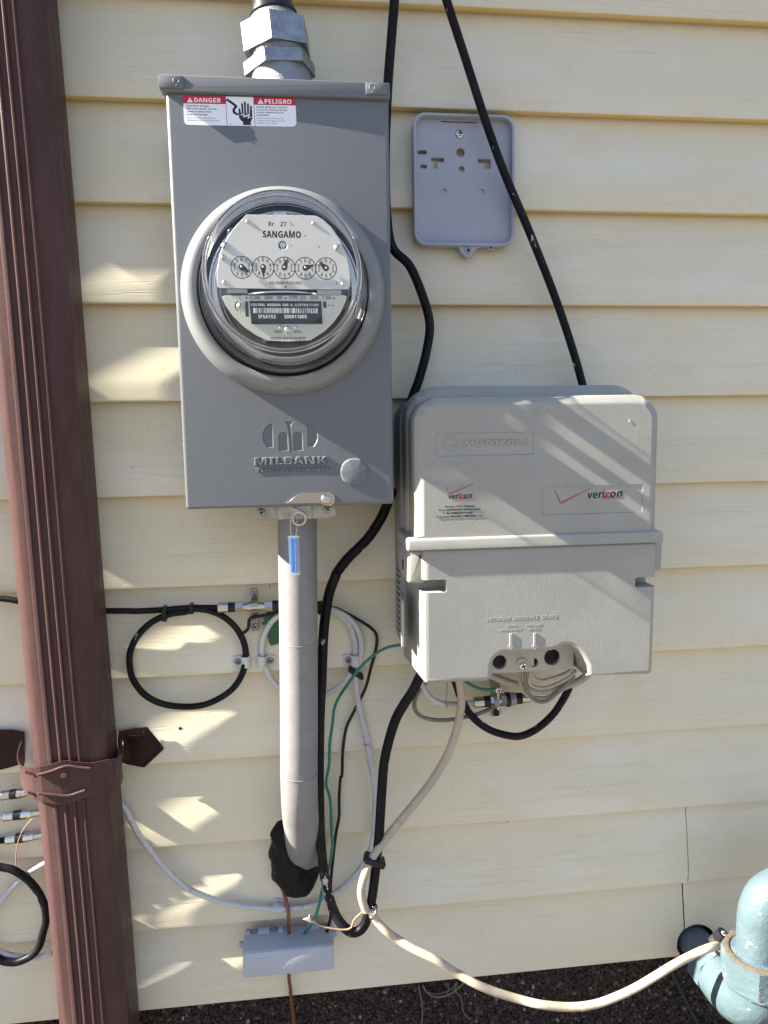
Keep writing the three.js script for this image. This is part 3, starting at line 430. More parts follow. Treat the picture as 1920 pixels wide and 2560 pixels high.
// ---------- electric meter ----------
{
  const t = thing('electric_meter', 'round electric watthour meter with five dials under a clear glass dome', 'electric meter');
  const GX = RX + 0.0012, GY = RY + 0.0006;
  part(t, 'base', latheZ([[0.0001, 0.133], [0.0742, 0.133], [0.0742, 0.1445], [0.0735, 0.146], [0.07, 0.146], [0.069, 0.141], [0.0001, 0.143]], RX, RY, 96), M.blackPlastic);
  part(t, 'reflector', latheZ([[0.068, 0.1415], [0.0672, 0.1450], [0.0645, 0.1458], [0.063, 0.1435], [0.061, 0.1462], [0.0585, 0.1465], [0.057, 0.1440], [0.0545, 0.1462], [0.053, 0.1425], [0.03, 0.1420]], GX, GY, 96), std({ color: col(0.62, 0.62, 0.6), map: galvC, roughness: 0.22, metalness: 1 }));
  const inner = std({ color: col(0.03, 0.04, 0.075), roughness: 0.3, metalness: 0.5 });
  for (const [x, y, r] of [[0.002, 0.858, 0.0052], [0.022, 0.873, 0.0085], [0.03, 0.838, 0.005], [-0.034, 0.882, 0.0052]]) part(t, 'stripe_post', rod([x, y, 0.143], [x, y, 0.175], r, r, 24), inner);  // invented posts that split the sun through the meter into stripes
  part(t, 'register_frame', bxg(-0.036, 0.8, 0.143, 0.018, 0.829, 0.175, 0.003), inner); part(t, 'register_frame', bxg(-0.06, 0.822, 0.143, -0.037, 0.862, 0.175, 0.003), inner);  // blocks sized to leave channels for those sun stripes
  part(t, 'register_plate', bxg(GX - 0.045, GY - 0.008, 0.172, GX + 0.045, GY + 0.041, 0.186, 0.003), inner); part(t, 'magnet_frame', bxg(GX - 0.02, GY - 0.046, 0.146, GX + 0.02, GY - 0.012, 0.18, 0.003), inner);
  const gl = part(t, 'glass_cover', latheZ([[0.0738, 0.1462], [0.0732, 0.1505], [0.0695, 0.154], [0.0684, 0.166], [0.0668, 0.18], [0.0652, 0.195], [0.0636, 0.208], [0.0615, 0.2145], [0.0575, 0.2178], [0.045, 0.2195], [0.02, 0.2206], [0.0001, 0.2209]], GX, GY, 128), M.pane);
  for (const [r, z, m] of [[0.0612, 0.212, 0.0019], [0.0718, 0.1478, 0.0012], [0.0665, 0.176, 0.0009], [0.0675, 0.168, 0.0008], [0.0655, 0.184, 0.0007]]) part(gl, 'glass_rib', new THREE.TorusGeometry(r, m, 12, 128).translate(GX, GY, z), M.rimGlass);
  // plates are laid out on a grid of k metres
  const k = 7.107e-5, X0 = [-.0137,.8461,.195][0], Y0 = [-.0137,.8461,.195][1], g2 = (x, y) => [X0 + (x - 790) * k, Y0 - (y - 800) * k];
  function plate(name, pts, box, z, draw, holes = [], parent = t) {
    const s = poly(pts.map((p) => g2(...p)).reverse()); for (const h of holes) s.holes.push(circ(...g2(h[0], h[1]), h[2] * k));
    const g = slab(s, z - 0.0012, z, 0.0002, 1), p = g.attributes.position, u = g.attributes.uv, a = g2(box[0], box[3]), b = g2(box[2], box[1]);
    for (let i = 0; i < p.count; i++) u.setXY(i, (p.getX(i) - a[0]) / (b[0] - a[0]), (p.getY(i) - a[1]) / (b[1] - a[1]));
    const c = canvas((box[2] - box[0]) , (box[3] - box[1]), (x) => { x.translate(-box[0], -box[1]); draw(x); }), ct = new THREE.CanvasTexture(c); ct.colorSpace = THREE.SRGBColorSpace;
    return part(parent, name, g, std({ map: ct, roughness: 0.36, metalness: 0.25 }));
  }
  const up = [[40, 1103], [22, 1085], [18, 1000], [30, 880], [60, 740], [115, 610], [185, 500], [270, 400], [380, 292], [1165, 292], [1240, 330], [1330, 410], [1420, 540], [1490, 690], [1525, 830], [1540, 970], [1538, 1070], [1520, 1108], [1000, 1112], [500, 1108]];
  const dials = [[303, 874, 1, 400, 935], [546, 873, -1, 548, 988], [787, 875, 1, 832, 765], [1026, 877, -1, 1132, 845], [1264, 878, 1, 1176, 806]];
  const face = plate('dial_plate', up, [0, 270, 1600, 1130], 0.196, (x) => {
    x.fillStyle = '#c6c4bc'; x.fillRect(0, 0, 1700, 1800);
    for (let i = 0; i < 160; i++) { x.fillStyle = `rgba(${rnd() > 0.5 ? '255,255,255' : '90,90,90'},${rr(0.05, 0.25).toFixed(2)})`; x.fillRect(rr(0, 1600), rr(270, 1130), rr(1, 5), rr(1, 5)); }
    x.fillStyle = '#17181d'; x.textAlign = 'center'; x.font = 'bold 70px sans-serif'; x.fillText('Rr', 652, 416); x.fillText('27', 790, 416); x.font = '40px sans-serif'; x.fillText('7', 868, 388); x.fillText('9', 898, 416); x.lineWidth = 4; x.strokeStyle = '#17181d'; x.beginPath(); x.moveTo(870, 412); x.lineTo(896, 366); x.stroke();
    x.font = 'bold 98px sans-serif'; x.save(); x.translate(770, 540); x.fillText('SANGAMO', 0, 0, 440); x.lineWidth = 4; x.strokeStyle = '#17181d'; x.strokeText('SANGAMO', 0, 0, 440); x.restore(); x.beginPath(); x.arc(1032, 515, 8, 0, 7); x.fill(); x.beginPath(); x.arc(872, 625, 6, 0, 7); x.fill(); x.beginPath(); x.arc(1190, 635, 8, 0, 7); x.fill(); x.beginPath(); x.arc(866, 460, 8, 0, 7); x.fill();
    for (const [cx, cy, dir] of dials) { x.lineWidth = 10; x.beginPath(); x.arc(cx, cy, 121, 0, 7); x.stroke(); x.font = 'bold 54px sans-serif'; for (let d = 0; d < 10; d++) { const a = d * Math.PI / 5 * dir; x.fillText(String(d), cx + Math.sin(a) * 84, cy - Math.cos(a) * 84 + 17); x.beginPath(); x.moveTo(cx + Math.sin(a) * 104, cy - Math.cos(a) * 104); x.lineTo(cx + Math.sin(a) * 120, cy - Math.cos(a) * 120); x.lineWidth = 5; x.stroke(); } }
    x.font = 'bold 46px sans-serif'; x.fillText('KILOWATTHOURS', 793, 1060, 370); x.fillText('1', 1385, 1060); x.fillRect(786, 1078, 17, 20);
  }, [[775, 625, 50]]);
  for (const [cx, cy, , tx, ty] of dials) {
    const a = Math.atan2(-(ty - cy), tx - cx), l = Math.hypot(tx - cx, ty - cy) * k, r = 33 * k, s = new THREE.Shape(); s.moveTo(l, 0); s.quadraticCurveTo(l * 0.35, r * 0.75, r * 0.2, r); s.absarc(0, 0, r, Math.PI * 0.44, Math.PI * 1.56); s.quadraticCurveTo(l * 0.35, -r * 0.75, l, 0);
    const c = g2(cx, cy), h = part(face, 'pointer', smooth(slab(s, 0, 0.0012, 0.0004, 2).rotateZ(a).translate(c[0], c[1], 0.1972), 0.6), M.blackPlastic);
    part(face, 'pointer_hub', new THREE.SphereGeometry(0.0011, 12, 8).translate(c[0], c[1], 0.1986), M.chrome);
  }
  const pin = (x, y, r, z, par, slot) => { const p = g2(x, y), s = part(par, 'plate_screw', latheZ([[0.0001, r * k * 0.6], [r * k * 0.6, r * k * 0.5], [r * k, r * k * 0.15], [r * k, 0]], p[0], p[1], 20).translate(0, 0, z), M.alu); if (slot) part(s, 'slot', bxg(-r * k * 0.8, -r * k * 0.1, 0, r * k * 0.8, r * k * 0.1, r * k * 0.62).rotateZ(slot).translate(p[0], p[1], z), M.dark); };
  pin(390, 370, 25, 0.196, face); pin(1135, 378, 25, 0.196, face); pin(130, 640, 45, 0.196, face, 1.1); pin(1405, 648, 45, 0.196, face, 0.9); pin(98, 768, 34, 0.196, face, 1.5); pin(103, 1042, 28, 0.196, face); pin(1465, 1050, 28, 0.196, face);
  { const p = g2(775, 605); part(t, 'register_shaft', merge(rod([p[0], p[1], 0.188], [p[0], p[1], 0.1935], 0.0026), rod([p[0], p[1] - 0.0022, 0.187], [p[0], p[1] - 0.0022, 0.192], 0.0018)), M.alu); const q = g2(750, 268); part(t, 'top_magnet', rod([q[0] - 0.0053, q[1], 0.186], [q[0] + 0.0053, q[1], 0.186], 0.004), M.alu); }
  { const p = g2(760, 1190); part(t, 'rotor_disk', new THREE.CylinderGeometry(0.043, 0.043, 0.0012, 72).translate(GX, p[1] + 0.0038, 0.152), M.alu); }
  const lo = [[62, 1192], [100, 1180], [800, 1176], [1470, 1168], [1500, 1182], [1490, 1230], [1420, 1370], [1330, 1490], [1220, 1590], [1060, 1685], [790, 1700], [560, 1688], [440, 1630], [310, 1540], [180, 1410], [100, 1290]];
  const np = plate('name_plate', lo, [0, 1150, 1600, 1720], 0.1935, (x) => {
    x.fillStyle = '#bfc2b4'; x.fillRect(0, 0, 1700, 1800); for (let i = 0; i < 110; i++) { x.fillStyle = `rgba(255,255,255,${rr(0.05, 0.2).toFixed(2)})`; x.fillRect(rr(0, 1600), rr(1150, 1720), rr(1, 5), rr(1, 5)); }
    x.fillStyle = '#17181d'; x.font = 'bold 54px sans-serif'; x.textAlign = 'left'; const w = (s, a, b) => x.fillText(s, a, 1220, b); w('CL200', 374, 124); w('240V', 545, 97); w('3W', 688, 60); w('TYPE', 826, 108); w('J5S', 955, 70); w('30TA', 1072, 96); w('7.2Kh', 1212, 110);
    for (const a of [340, 1348]) { x.beginPath(); x.arc(a, 1206, 11, 0, 7); x.fill(); } x.fillStyle = '#777'; x.beginPath(); x.arc(790, 1205, 14, 0, 7); x.fill(); x.fillStyle = '#17181d';
    x.font = '40px sans-serif'; x.fillText('S', 254, 1228); x.fillText('F', 262, 1378); x.lineWidth = 12; x.strokeStyle = '#17181d'; x.beginPath(); x.arc(272, 1296, 62, 2.0, 4.2); x.stroke();
    x.font = 'bold 30px sans-serif'; x.fillText('U S A', 1278, 1296, 78); x.font = 'bold 40px sans-serif'; x.fillText('FM2S', 645, 1602, 92); x.fillText('60 Hz', 872, 1602, 92); x.fillText('ELECTRIC WATTHOUR METER', 600, 1676, 410);
    x.fillStyle = '#3a2b26'; x.fillRect(322, 1246, 38, 172); x.fillStyle = '#1a1518'; x.fillRect(1222, 1244, 38, 70);
  });
  plate('utility_label', [[374, 1242], [1200, 1242], [1208, 1498], [388, 1502]], [360, 1230, 1220, 1515], 0.1949, (x) => {
    x.fillStyle = '#0d0d16'; x.fillRect(0, 0, 1700, 1800); x.fillStyle = '#d5d3cf'; x.font = 'bold 40px sans-serif'; x.textAlign = 'left'; x.fillText('CENTRAL  HUDSON  GAS  &  ELECTRIC/CORP.', 390, 1300, 792);
    let a = 414; let n = 0; while (a < 1150) { const w = a < 440 || a > 1125 ? 26 : 3 + 4 * Math.floor(rr(0, 3)); x.fillStyle = '#d0cecb'; x.fillRect(a, 1322, w, 58); a += w + 4 + 3 * Math.floor(rr(0, 3)); n++; }
    x.fillStyle = '#d5d3cf'; x.font = 'bold 54px sans-serif'; x.fillText('IFSA152', 468, 1438, 245); x.fillText('300011805', 762, 1438, 342);
  }, [], np);
  pin(270, 1297, 40, 0.1937, np, 1.2); pin(716, 1545, 28, 0.1937, np); pin(892, 1545, 28, 0.1937, np);
  { const p = g2(805, 1580); part(np, 'plate_screw', new THREE.SphereGeometry(0.0032, 16, 10).scale(0.95, 1.25, 0.45).translate(p[0], p[1], 0.1938), M.nickel); const q = g2(340, 1140); part(t, 'plate_bracket', bxg(q[0] - 0.015, q[1] - 0.001, 0.186, q[0] + 0.001, q[1] + 0.003, 0.194), M.steel); part(t, 'plate_bracket', bxg(q[0] + 0.058, q[1] - 0.002, 0.186, q[0] + 0.078, q[1] + 0.003, 0.194), M.steel); }
}
// ---------- seal on the hasp ----------
{
  const t = thing('meter_seal', 'small clear seal tag with a blue insert hanging by wire from the hasp', 'seal');
  part(t, 'seal_wire', merge(tube([[-.0138,.6355,.123],[-.0165,.6284,.1255],[-.0172,.6181,.1255],[-.0172,.6099,.1255],[-.0161,.6061,.1255]], 0.0006, { radial: 8 }), tube([[-.0116,.6355,.1235],[-.0112,.6266,.1235],[-.0113,.6161,.1235],[-.0127,.6079,.1235]], 0.0005, { radial: 8 })), M.nickel);
  const ring = [-.009,.6248,.1245]; part(t, 'ring', new THREE.TorusGeometry(0.0062, 0.0012, 10, 40).scale(1, 1, 0.8).translate(ring[0], ring[1], 0.1245), M.nickel);
  part(t, 'ring_neck', smooth(slab(poly([[-.0203,.6381,.1245],[-.0087,.6337,.1245],[-.0037,.6297,.1245],[-.006,.6286,.1245],[-.0144,.63,.1245]].map((p) => [p[0], p[1]]).reverse()), 0.1236, 0.1252, 0.0004, 1), 0.5), M.nickel);
  part(t, 'pin', tube([[-.0203,.6381,.1225],[-.0101,.6383,.1225],[-.0006,.6385,.1225]], 0.0009, { radial: 8 }), M.nickel);
  const a = [-.0197,.6087,.127], b = [-.0094,.5704,.127];
  part(t, 'shell', bxg(a[0], b[1], 0.122, b[0], a[1], 0.1285, 0.0008), M.clear);
  part(t, 'flange', bxg(a[0] - 0.0006, a[1] - 0.0022, 0.1216, b[0] + 0.0005, a[1] - 0.0006, 0.129, 0.0004), M.clear);
  const w = b[0] - a[0]; part(t, 'insert', merge(bxg(a[0] + w * 0.12, b[1] + 0.003, 0.1235, a[0] + w * 0.42, a[1] - 0.0015, 0.127, 0.0008), bxg(a[0] + w * 0.52, b[1] + 0.002, 0.1235, a[0] + w * 0.72, a[1] - 0.001, 0.127, 0.0008), bxg(a[0] + w * 0.2, b[1] + 0.0025, 0.1232, a[0] + w * 0.72, b[1] + 0.011, 0.1266, 0.0008)), M.blueTag);
}
// ---------- conduit above the box ----------
{
  const t = thing('service_conduit', 'metal conduit with big galvanised hex nuts rising from the top of the meter box', 'conduit');
  const a = [-0.0152, 1.004, 0.07], at = (y) => [-0.0152 - (y - 1.05) * 0.09, y, 0.07], hexg = (y, h, r, ry = 0.24) => smooth(along(new THREE.CylinderGeometry(r, r, h, 6).translate(0, h / 2, 0).rotateY(ry), at(y), at(y + 1)), 0.3);
  part(t, 'hub', rod(at(1.01), at(1.05), 0.0287, 0.0285, 48), M.galv);
  const nut = (y, h, r, a) => { const g = new THREE.CylinderGeometry(r, r, h, 6).translate(0, h / 2, 0).rotateY(a); return smooth(along(g, at(y), at(y + 1)), 0.3); };
  part(t, 'lock_nut', nut(1.0465, 0.0112, 0.0342, -0.38), M.galv);
  part(t, 'threads', along(lathe(Array.from({ length: 25 }, (_, i) => [0.0268 + (i % 2) * 0.0009, i * 0.0006]), 48), at(1.0555), at(2)), M.galv);
  part(t, 'compression_nut', nut(1.0642, 0.0245, 0.0338, -0.14), M.galv);
  part(t, 'gland', along(lathe([[0.026, 0], [0.0255, 0.003], [0.0225, 0.008], [0.0205, 0.0095], [0.019, 0.0095]], 48), at(1.0886), at(2)), M.galv);
  part(t, 'rubber_boot', along(lathe([[0.0205, 0], [0.0222, 0.0015], [0.0225, 0.004], [0.02, 0.010], [0.0188, 0.016], [0.0187, 0.05], [0.0187, 0.9]], 48), at(1.0965), at(2)), M.blackPlastic);
  part(t, 'pipe', rod(at(1.05), at(1.1), 0.0265, 0.02, 32), M.galv);
}
// ---------- conduit below the box, and its putty ----------
{
  const pts = [[-.0111,.6356,.077],[-.0123,.5805,.077],[-.0142,.4823,.077],[-.0161,.4014,.077],[-.0177,.3491,.0755],[-.0182,.3146,.07],[-.0179,.2797,.056],[-.0169,.2443,.036],[-.0149,.2045,.008]];
  const t = thing('lower_conduit', 'weathered grey plastic conduit bending from the meter box into the siding', 'conduit');
  part(t, 'pipe', tube(pts, 0.0199, { radial: 48, caps: false, seg: 120 }), M.pvc);
  for (const y of [1385, 1668]) { const p = y === 1385 ? [-.014,.4897,.077] : [-.0178,.3449,.0755]; part(t, 'joint_line', new THREE.TorusGeometry(0.01995, 0.00035, 8, 48).rotateX(Math.PI / 2).translate(p[0], p[1], p[2]), M.pvc); }
  const out = [[-.0432,.2611,.014],[-.0502,.2539,.014],[-.0571,.2415,.014],[-.0557,.2267,.014],[-.0571,.2056,.014],[-.0554,.189,.014],[-.046,.1733,.014],[-.0387,.1626,.014],[-.0281,.16,.014],[-.0158,.1595,.014],[-.0111,.1626,.014],[-.0047,.1728,.014],[.0003,.184,.014],[.0023,.2037,.014],[.01,.2343,.014],[.008,.2459,.014],[-.002,.2627,.014],[-.0236,.2615,.014]].map((p) => [p[0], p[1]]), cx = [-.026,.2062,.014];
  const cur = new THREE.CatmullRomCurve3(out.map((p) => new THREE.Vector3(p[0], p[1], 0)), true), na = 180, nr = 34, pos = [], idx = [];
  for (let i = 0; i < na; i++) { const o = cur.getPoint(i / na); for (let j = 0; j <= nr; j++) { const r = j / nr, x = cx[0] + (o.x - cx[0]) * r, y = cx[1] + (o.y - cx[1]) * r, n = fbm(x * 75 + 50, y * 75, 512, 512, 4, 4) - 0.5; const h = 0.034 * Math.pow(Math.max(0, 1 - r * r), 0.45) * (0.75 + 0.4 * sm(0.3, -0.6, (y - cx[1]) / 0.06)) + 0.011 * n * (1 - r ** 6); pos.push(x + 0.008 * n * r, y + 0.008 * n * r, 0.009 - 0.004 * r + h); } }
  for (let i = 0; i < na; i++) for (let j = 0; j < nr; j++) { const a = i * (nr + 1) + j, b = ((i + 1) % na) * (nr + 1) + j; idx.push(a, b, a + 1, b, b + 1, a + 1); }
  const g = new THREE.BufferGeometry(); g.setAttribute('position', new THREE.Float32BufferAttribute(pos, 3)); g.setIndex(idx); g.computeVertexNormals();
  solo('duct_seal', uvBox(g), M.putty, 'lumpy black sealing putty packed round the foot of the grey conduit', 'putty');
}
// ---------- grey mounting plate ----------
{
  const t = thing('mounting_plate', 'empty grey plastic backplate with slots and holes screwed high on the siding', 'mounting plate');
  const a = [.1192,1.0353,.022], b = [.2313,.9031,.022], kx = (b[0] - a[0]) / 750, ky = (b[1] - a[1]) / 960, f = (x, y) => [a[0] + (x - 200) * kx, a[1] + (y - 140) * ky];
  const outl = (m) => { const s = rrect(f(208 + m, 0)[0], f(0, 1100 - m)[1], f(940 - m, 0)[0], f(0, 128 + m)[1], (88 - m * 0.8) * kx); return s; };
  const fl = outl(8), slot = (x0, y0, x1, y1) => rrect(...f(x0, y1), ...f(x1, y0), Math.min((x1 - x0) * kx, (y1 - y0) * -ky) * 0.48, THREE.Path);
  const L = (d) => { const p = new THREE.Path(); d.map((q) => f(...q)).forEach((q, i) => (i ? p.lineTo(...q) : p.moveTo(...q))); p.closePath(); return p; };
  fl.holes.push(slot(245, 378, 312, 408), slot(265, 484, 311, 512), circ(...f(557, 388), 30 * kx), circ(...f(565, 510), 21 * kx), circ(...f(435, 676), 17 * kx), circ(...f(713, 675), 18 * kx), slot(820, 356, 849, 424), slot(415, 159, 675, 168), L([[345, 430], [437, 432], [435, 460], [388, 462], [386, 508], [358, 508], [357, 462], [343, 458]]), L([[686, 430], [778, 432], [777, 500], [736, 500], [735, 464], [686, 460]]));
  part(t, 'back', smooth(slab(fl, 0.0135, 0.0175, 0.0005, 1), 0.5), M.greyPlastic);
  const rim = outl(0); rim.holes.push(new THREE.Path(outl(20).getPoints(10).reverse())); part(t, 'rim', smooth(slab(rim, 0.0125, 0.0265, 0.0009, 2), 0.5), M.greyPlastic);
  const lug = part(t, 'lug', smooth(slab(poly([[525, 1090], [560, 1160], [590, 1186], [625, 1180], [650, 1140], [695, 1092]].reverse().map((q) => f(...q))), 0.0145, 0.0225, 0.0008, 2), 0.5), M.greyPlastic); const c1 = f(605, 1128);
  part(lug, 'boss', merge(new THREE.TorusGeometry(0.0028, 0.0012, 10, 24).translate(c1[0], c1[1], 0.0225)), M.greyPlastic); part(lug, 'boss_hole', new THREE.CircleGeometry(0.0017, 16).translate(c1[0], c1[1], 0.0229), M.dark);
  const c2 = f(775, 1104), l2 = part(t, 'lug', smooth(slab(poly([[738, 1090], [760, 1120], [785, 1126], [805, 1112], [815, 1090]].reverse().map((q) => f(...q))), 0.0145, 0.0205, 0.0006, 1), 0.5), M.greyPlastic); part(l2, 'boss_hole', new THREE.CircleGeometry(0.0012, 14).translate(c2[0], c2[1], 0.0208), M.dark);
  const s = f(549, 253); addScrew(t, s[0], s[1], 0.018, 0.0047, M.chrome, 0.05);
}
// ---------- optical network box ----------
{
  const t = thing('network_box', 'beige grey plastic network interface box with lid and lower cover, right of the meter box', 'network box');
  part(t, 'mounting_tray', smooth(slab(rrect(0.0965, 0.472, 0.352, 0.7435, [0.006, 0.006, 0.03, 0.03]), 0.014, 0.066, 0.002, 2), 0.5), M.tray);
  for (let i = 0; i < 11; i++) { const y = 0.5535 - i * 0.0066; part(t, 'vent_slat', bxg(0.0945, y - 0.0018, 0.034, 0.0985, y + 0.0018, 0.058, 0.0006), M.tray); }
  // lid
  part(t, 'lid_back', smooth(slab(rrect(0.099, 0.594, 0.348, 0.7502, [0.004, 0.004, 0.034, 0.034]), 0.05, 0.098, 0.009, 5, 16), 0.7), M.plasticSmooth);
  const Da = [.122,.704,.135], Db = [.2177,.682,.135], Dc = [.2269,.6506,.135], Dd = [.3295,.6227,.135];
  const shift = (s, x0, y0, x1, y1) => slab(s, 0.1344, 0.14);
  let lid = smooth(slab(rrect(0.1015, 0.596, 0.3462, 0.7385, [0.002, 0.002, 0.026, 0.026]), 0.06, 0.135, 0.0095, 6, 16), 0.6);
  const par = (a, b, sl) => poly([[a[0], b[1] - 0.0003], [b[0], b[1] + sl], [b[0], a[1] + sl], [a[0], a[1] - 0.0003]]);
  lid = cut(lid, slab(par(Da, Db, 0), 0.1343, 0.142), slab(par(Dc, Dd, 0), 0.1343, 0.142));
  const lm = part(t, 'lid', uvBox(lid), M.plastic);
  part(t, 'lid_lip', smooth(slab(rrect(0.0935, 0.5918, 0.3515, 0.6035, [0.001, 0.001, 0.003, 0.003]), 0.058, 0.1378, 0.0024, 4), 0.5), M.plasticSmooth);
  part(t, 'lid_corner', smooth(slab(rrect(0.345, 0.5905, 0.3665, 0.594, 0.001), 0.055, 0.108, 0.0008, 1), 0.5), M.plasticSmooth);
  const dk = (Db[0] - Da[0]) / 548, d2 = (x, y) => [Da[0] + (x - 290) * dk, Da[1] - (y - 365) * dk + (x - 290) * dk * 0.012];
  part(lm, 'name_panel', slab(par([Da[0] + 0.0004, Da[1] - 0.0004], [Db[0] - 0.0004, Db[1] + 0.0004], 0), 0.1343, 0.13442), M.plasticSmooth);
  part(lm, 'name_panel', slab(par([Dc[0] + 0.0004, Dc[1] - 0.0004], [Dd[0] - 0.0004, Dd[1] + 0.0004], 0), 0.1343, 0.13442), M.plasticSmooth);
  const mk = text('MOTOROLA', 0, 365 * dk, 0, 28 * dk, 0, 0.0004, { shear: 0.22, bev: 0.00045 }), mo = d2(446, 437); part(lm, 'embossed_name', mk.translate(mo[0], mo[1], 0.1343), M.plasticSmooth);
  const ec = d2(369, 424); part(lm, 'emblem', merge(new THREE.TorusGeometry(42 * dk, 0.0004, 8, 40).translate(ec[0], ec[1], 0.1345), slab(poly([[-32, -24], [-14, 28], [-6, 28], [0, 8], [6, 28], [14, 28], [32, -24], [20, -14], [10, -2], [5, -18], [0, -4], [-5, -18], [-10, -2], [-20, -14]].map((p) => [p[0] * dk, p[1] * dk])), 0.1343, 0.1349, 0.0001, 1).translate(ec[0], ec[1], 0)), M.plasticSmooth);
  function brand(x, y, s, z, rot, tick) { // word and tick, s = metres per unit
    const w = (str, a, b, m) => part(lm, 'printed_word', text(str, a * s, b * s, 0, 27 * s, 0, 0.0001, { shear: 0.18 }).rotateZ(rot).translate(x, y, z), m);
    w('veri', 0, 64, M.printBlack); w('z', 66, 86, M.printRed); w('on', 87, 134, M.printBlack);
    part(lm, 'printed_line', slab(poly([[64, -4], [132, -4], [132, -1.5], [64, -1.5]].reverse().map((p) => [p[0] * s, p[1] * s])), 0, 0.0001).rotateZ(rot).translate(x, y, z), M.printRed);
    part(lm, 'printed_tick', slab(poly(tick.map((p) => [p[0] * s, p[1] * s])), 0, 0.0001).rotateZ(rot).translate(x, y, z), M.printRed);
  }
  const v1 = d2(355, 727), v2 = d2(1150, 755);
  brand(v1[0], v1[1], dk, 0.13525, 0.03, [[-13, 73], [11, 31], [144, 79], [144, 77], [14, 26], [10, 27], [-15, 73]]);
  brand(v2[0], v2[1], dk * 1.54, 0.13455, 0.03, [[-118, 36], [-99, -8], [18, 39], [18, 38], [-96, -13], [-101, -12], [-120, 35]]);
  ['Verizon FiOS Enabled', 'To Order Service: verizon.com', 'or 1-888-GET-FIOS', 'Customer Service: 1-888-553-1555'].forEach((s, i) => { const xs = [[337, 505], [303, 538], [349, 493], [290, 551]][i], p = d2(xs[0], 774 + i * 18.5); part(lm, 'printed_text', text(s, p[0], p[0] + (xs[1] - xs[0]) * dk, p[1], 10.5 * dk, 0.13525, 0.0001, {}), M.printBlack); });
  const wm = d2(1387, 335); part(lm, 'paint_fleck', slab(poly([[0, 0], [3, 10], [-2, 20], [-4, 18], [-1, 9], [-3, 1]].map((p) => [p[0] * dk, p[1] * dk])), 0.1352, 0.1355).translate(wm[0], wm[1], 0), M.white);
  // lower cover
  const EA = [.1115,.4579,.13], EB = [.3434,.4542,.13], ek = (EB[0] - EA[0]) / 1245, e2 = (x, y) => [EA[0] + (x - 235) * ek, EA[1] - (y - 864 + (x - 235) * 0.038) * ek];
  const ox = EA[0] - 0.0025, ol = new THREE.Shape(); const P = [[ox, 0.470], [ox, 0.5925], [EB[0] + 0.003, 0.5925], [EB[0] + 0.002, EB[1] + 0.004]];
  const notch = [[1112, 838], [1128, 825], [1118, 780], [1090, 730], [1060, 692], [1020, 668], [985, 666], [955, 680], [925, 695], [800, 705], [700, 705], [640, 710], [608, 735], [595, 765], [590, 840], [570, 860]];
  const bl = EA; const shp = poly([[ox, bl[1] + 0.004], [ox + 0.002, bl[1]], ...notch.map((p) => e2(p[0], p[1] + (p[0] - 235) * 0.0)).reverse().map((p) => [p[0], p[1]]), [EB[0], EB[1]], [EB[0] + 0.003, EB[1] + 0.004], [EB[0] + 0.0035, 0.5925], [ox, 0.5925]]);
  let low = smooth(slab(shp, 0.05, 0.1345, 0.005, 5), 0.6);
  const rl = [e2(100, 378), e2(345, 300)], rrh = [e2(1378, 345), e2(1700, 278)];
  low = cut(low, bxg(rl[0][0] - 0.02, rl[0][1], 0.112, rl[1][0], rl[1][1], 0.15, 0.0022), bxg(rrh[0][0], rrh[0][1], 0.112, rrh[1][0], rrh[1][1], 0.15, 0.0022));
  { const p = low.attributes.position; for (let i = 0; i < p.count; i++) { const x = p.getX(i), w = sm(0.13, 0.112, x); p.setX(i, x - w * 0.0095 * (0.1345 - p.getZ(i)) / 0.0845); } } // the left side slopes outward to the back
  const lc = part(t, 'lower_cover', uvBox(low), M.plastic);
  part(lc, 'shoulder', smooth(slab(rrect(0.0945, 0.5575, 0.1125, 0.5915, 0.003), 0.056, 0.128, 0.005, 4), 0.6), M.plasticSmooth);
  part(lc, 'shoulder', smooth(slab(rrect(0.335, 0.5567, 0.3662, 0.5905, 0.002), 0.056, 0.108, 0.002, 2), 0.6), M.plasticSmooth);
  part(lc, 'shoulder_slot', bxg(0.0938, 0.566, 0.094, 0.0948, 0.576, 0.1), M.dark);
  part(lc, 'side_panel', smooth(slab(rrect(0.022, 0.4865, 0.06, 0.538, 0.006), 0, 0.003, 0.001, 2).rotateY(-Math.PI / 2).rotateY(-0.11).translate(ox - 0.0095, 0, 0.0515), 0.5), M.plasticSmooth);
  const word = (s, a, b, y, h) => { const p = e2(a, y); part(lc, 'embossed_text', smooth(text(s, p[0], p[0] + (b - a) * ek, p[1], h * ek, 0.1344, 0.00008, { font: 'sans_regular', bev: 0.0001 }).rotateZ(0), 0.3), M.plasticSmooth); };
  word('NETWORK  INTERFACE  DEVICE', 562, 948, 527, 19); word('TELCO', 666, 720, 559, 12); word('ACCESS ONLY', 632, 750, 582, 12); word('CUSTOMER', 776, 864, 557, 12); word('ACCESS', 789, 852, 578, 12);
  for (const a of [692, 823]) { const c = (x, y) => e2(a + x, y); part(lc, 'embossed_arrow', smooth(slab(poly([c(-8, 592), c(-8, 662), c(-20, 662), c(0, 686), c(20, 662), c(8, 662), c(8, 592)]), 0.134, 0.1353, 0.0003, 1), 0.3), M.plasticSmooth); }
  // terminal panel in the notch
  const RA = [.186,.4733,.105], RB = [.2669,.4498,.105], rk = (RB[0] - RA[0]) / 970, r2 = (x, y) => [RA[0] + (x - 370) * rk, RA[1] - (y - 200 - (x - 370) * -0.025) * rk];
  const tp = rrect(r2(330, 436)[0], r2(330, 436)[1], r2(1420, 0)[0], r2(370, 90)[1], 0.001); tp.holes.push(circ(...r2(460, 290), 90 * rk), circ(...r2(905, 308), 57 * rk), circ(...r2(1140, 245), 104 * rk));
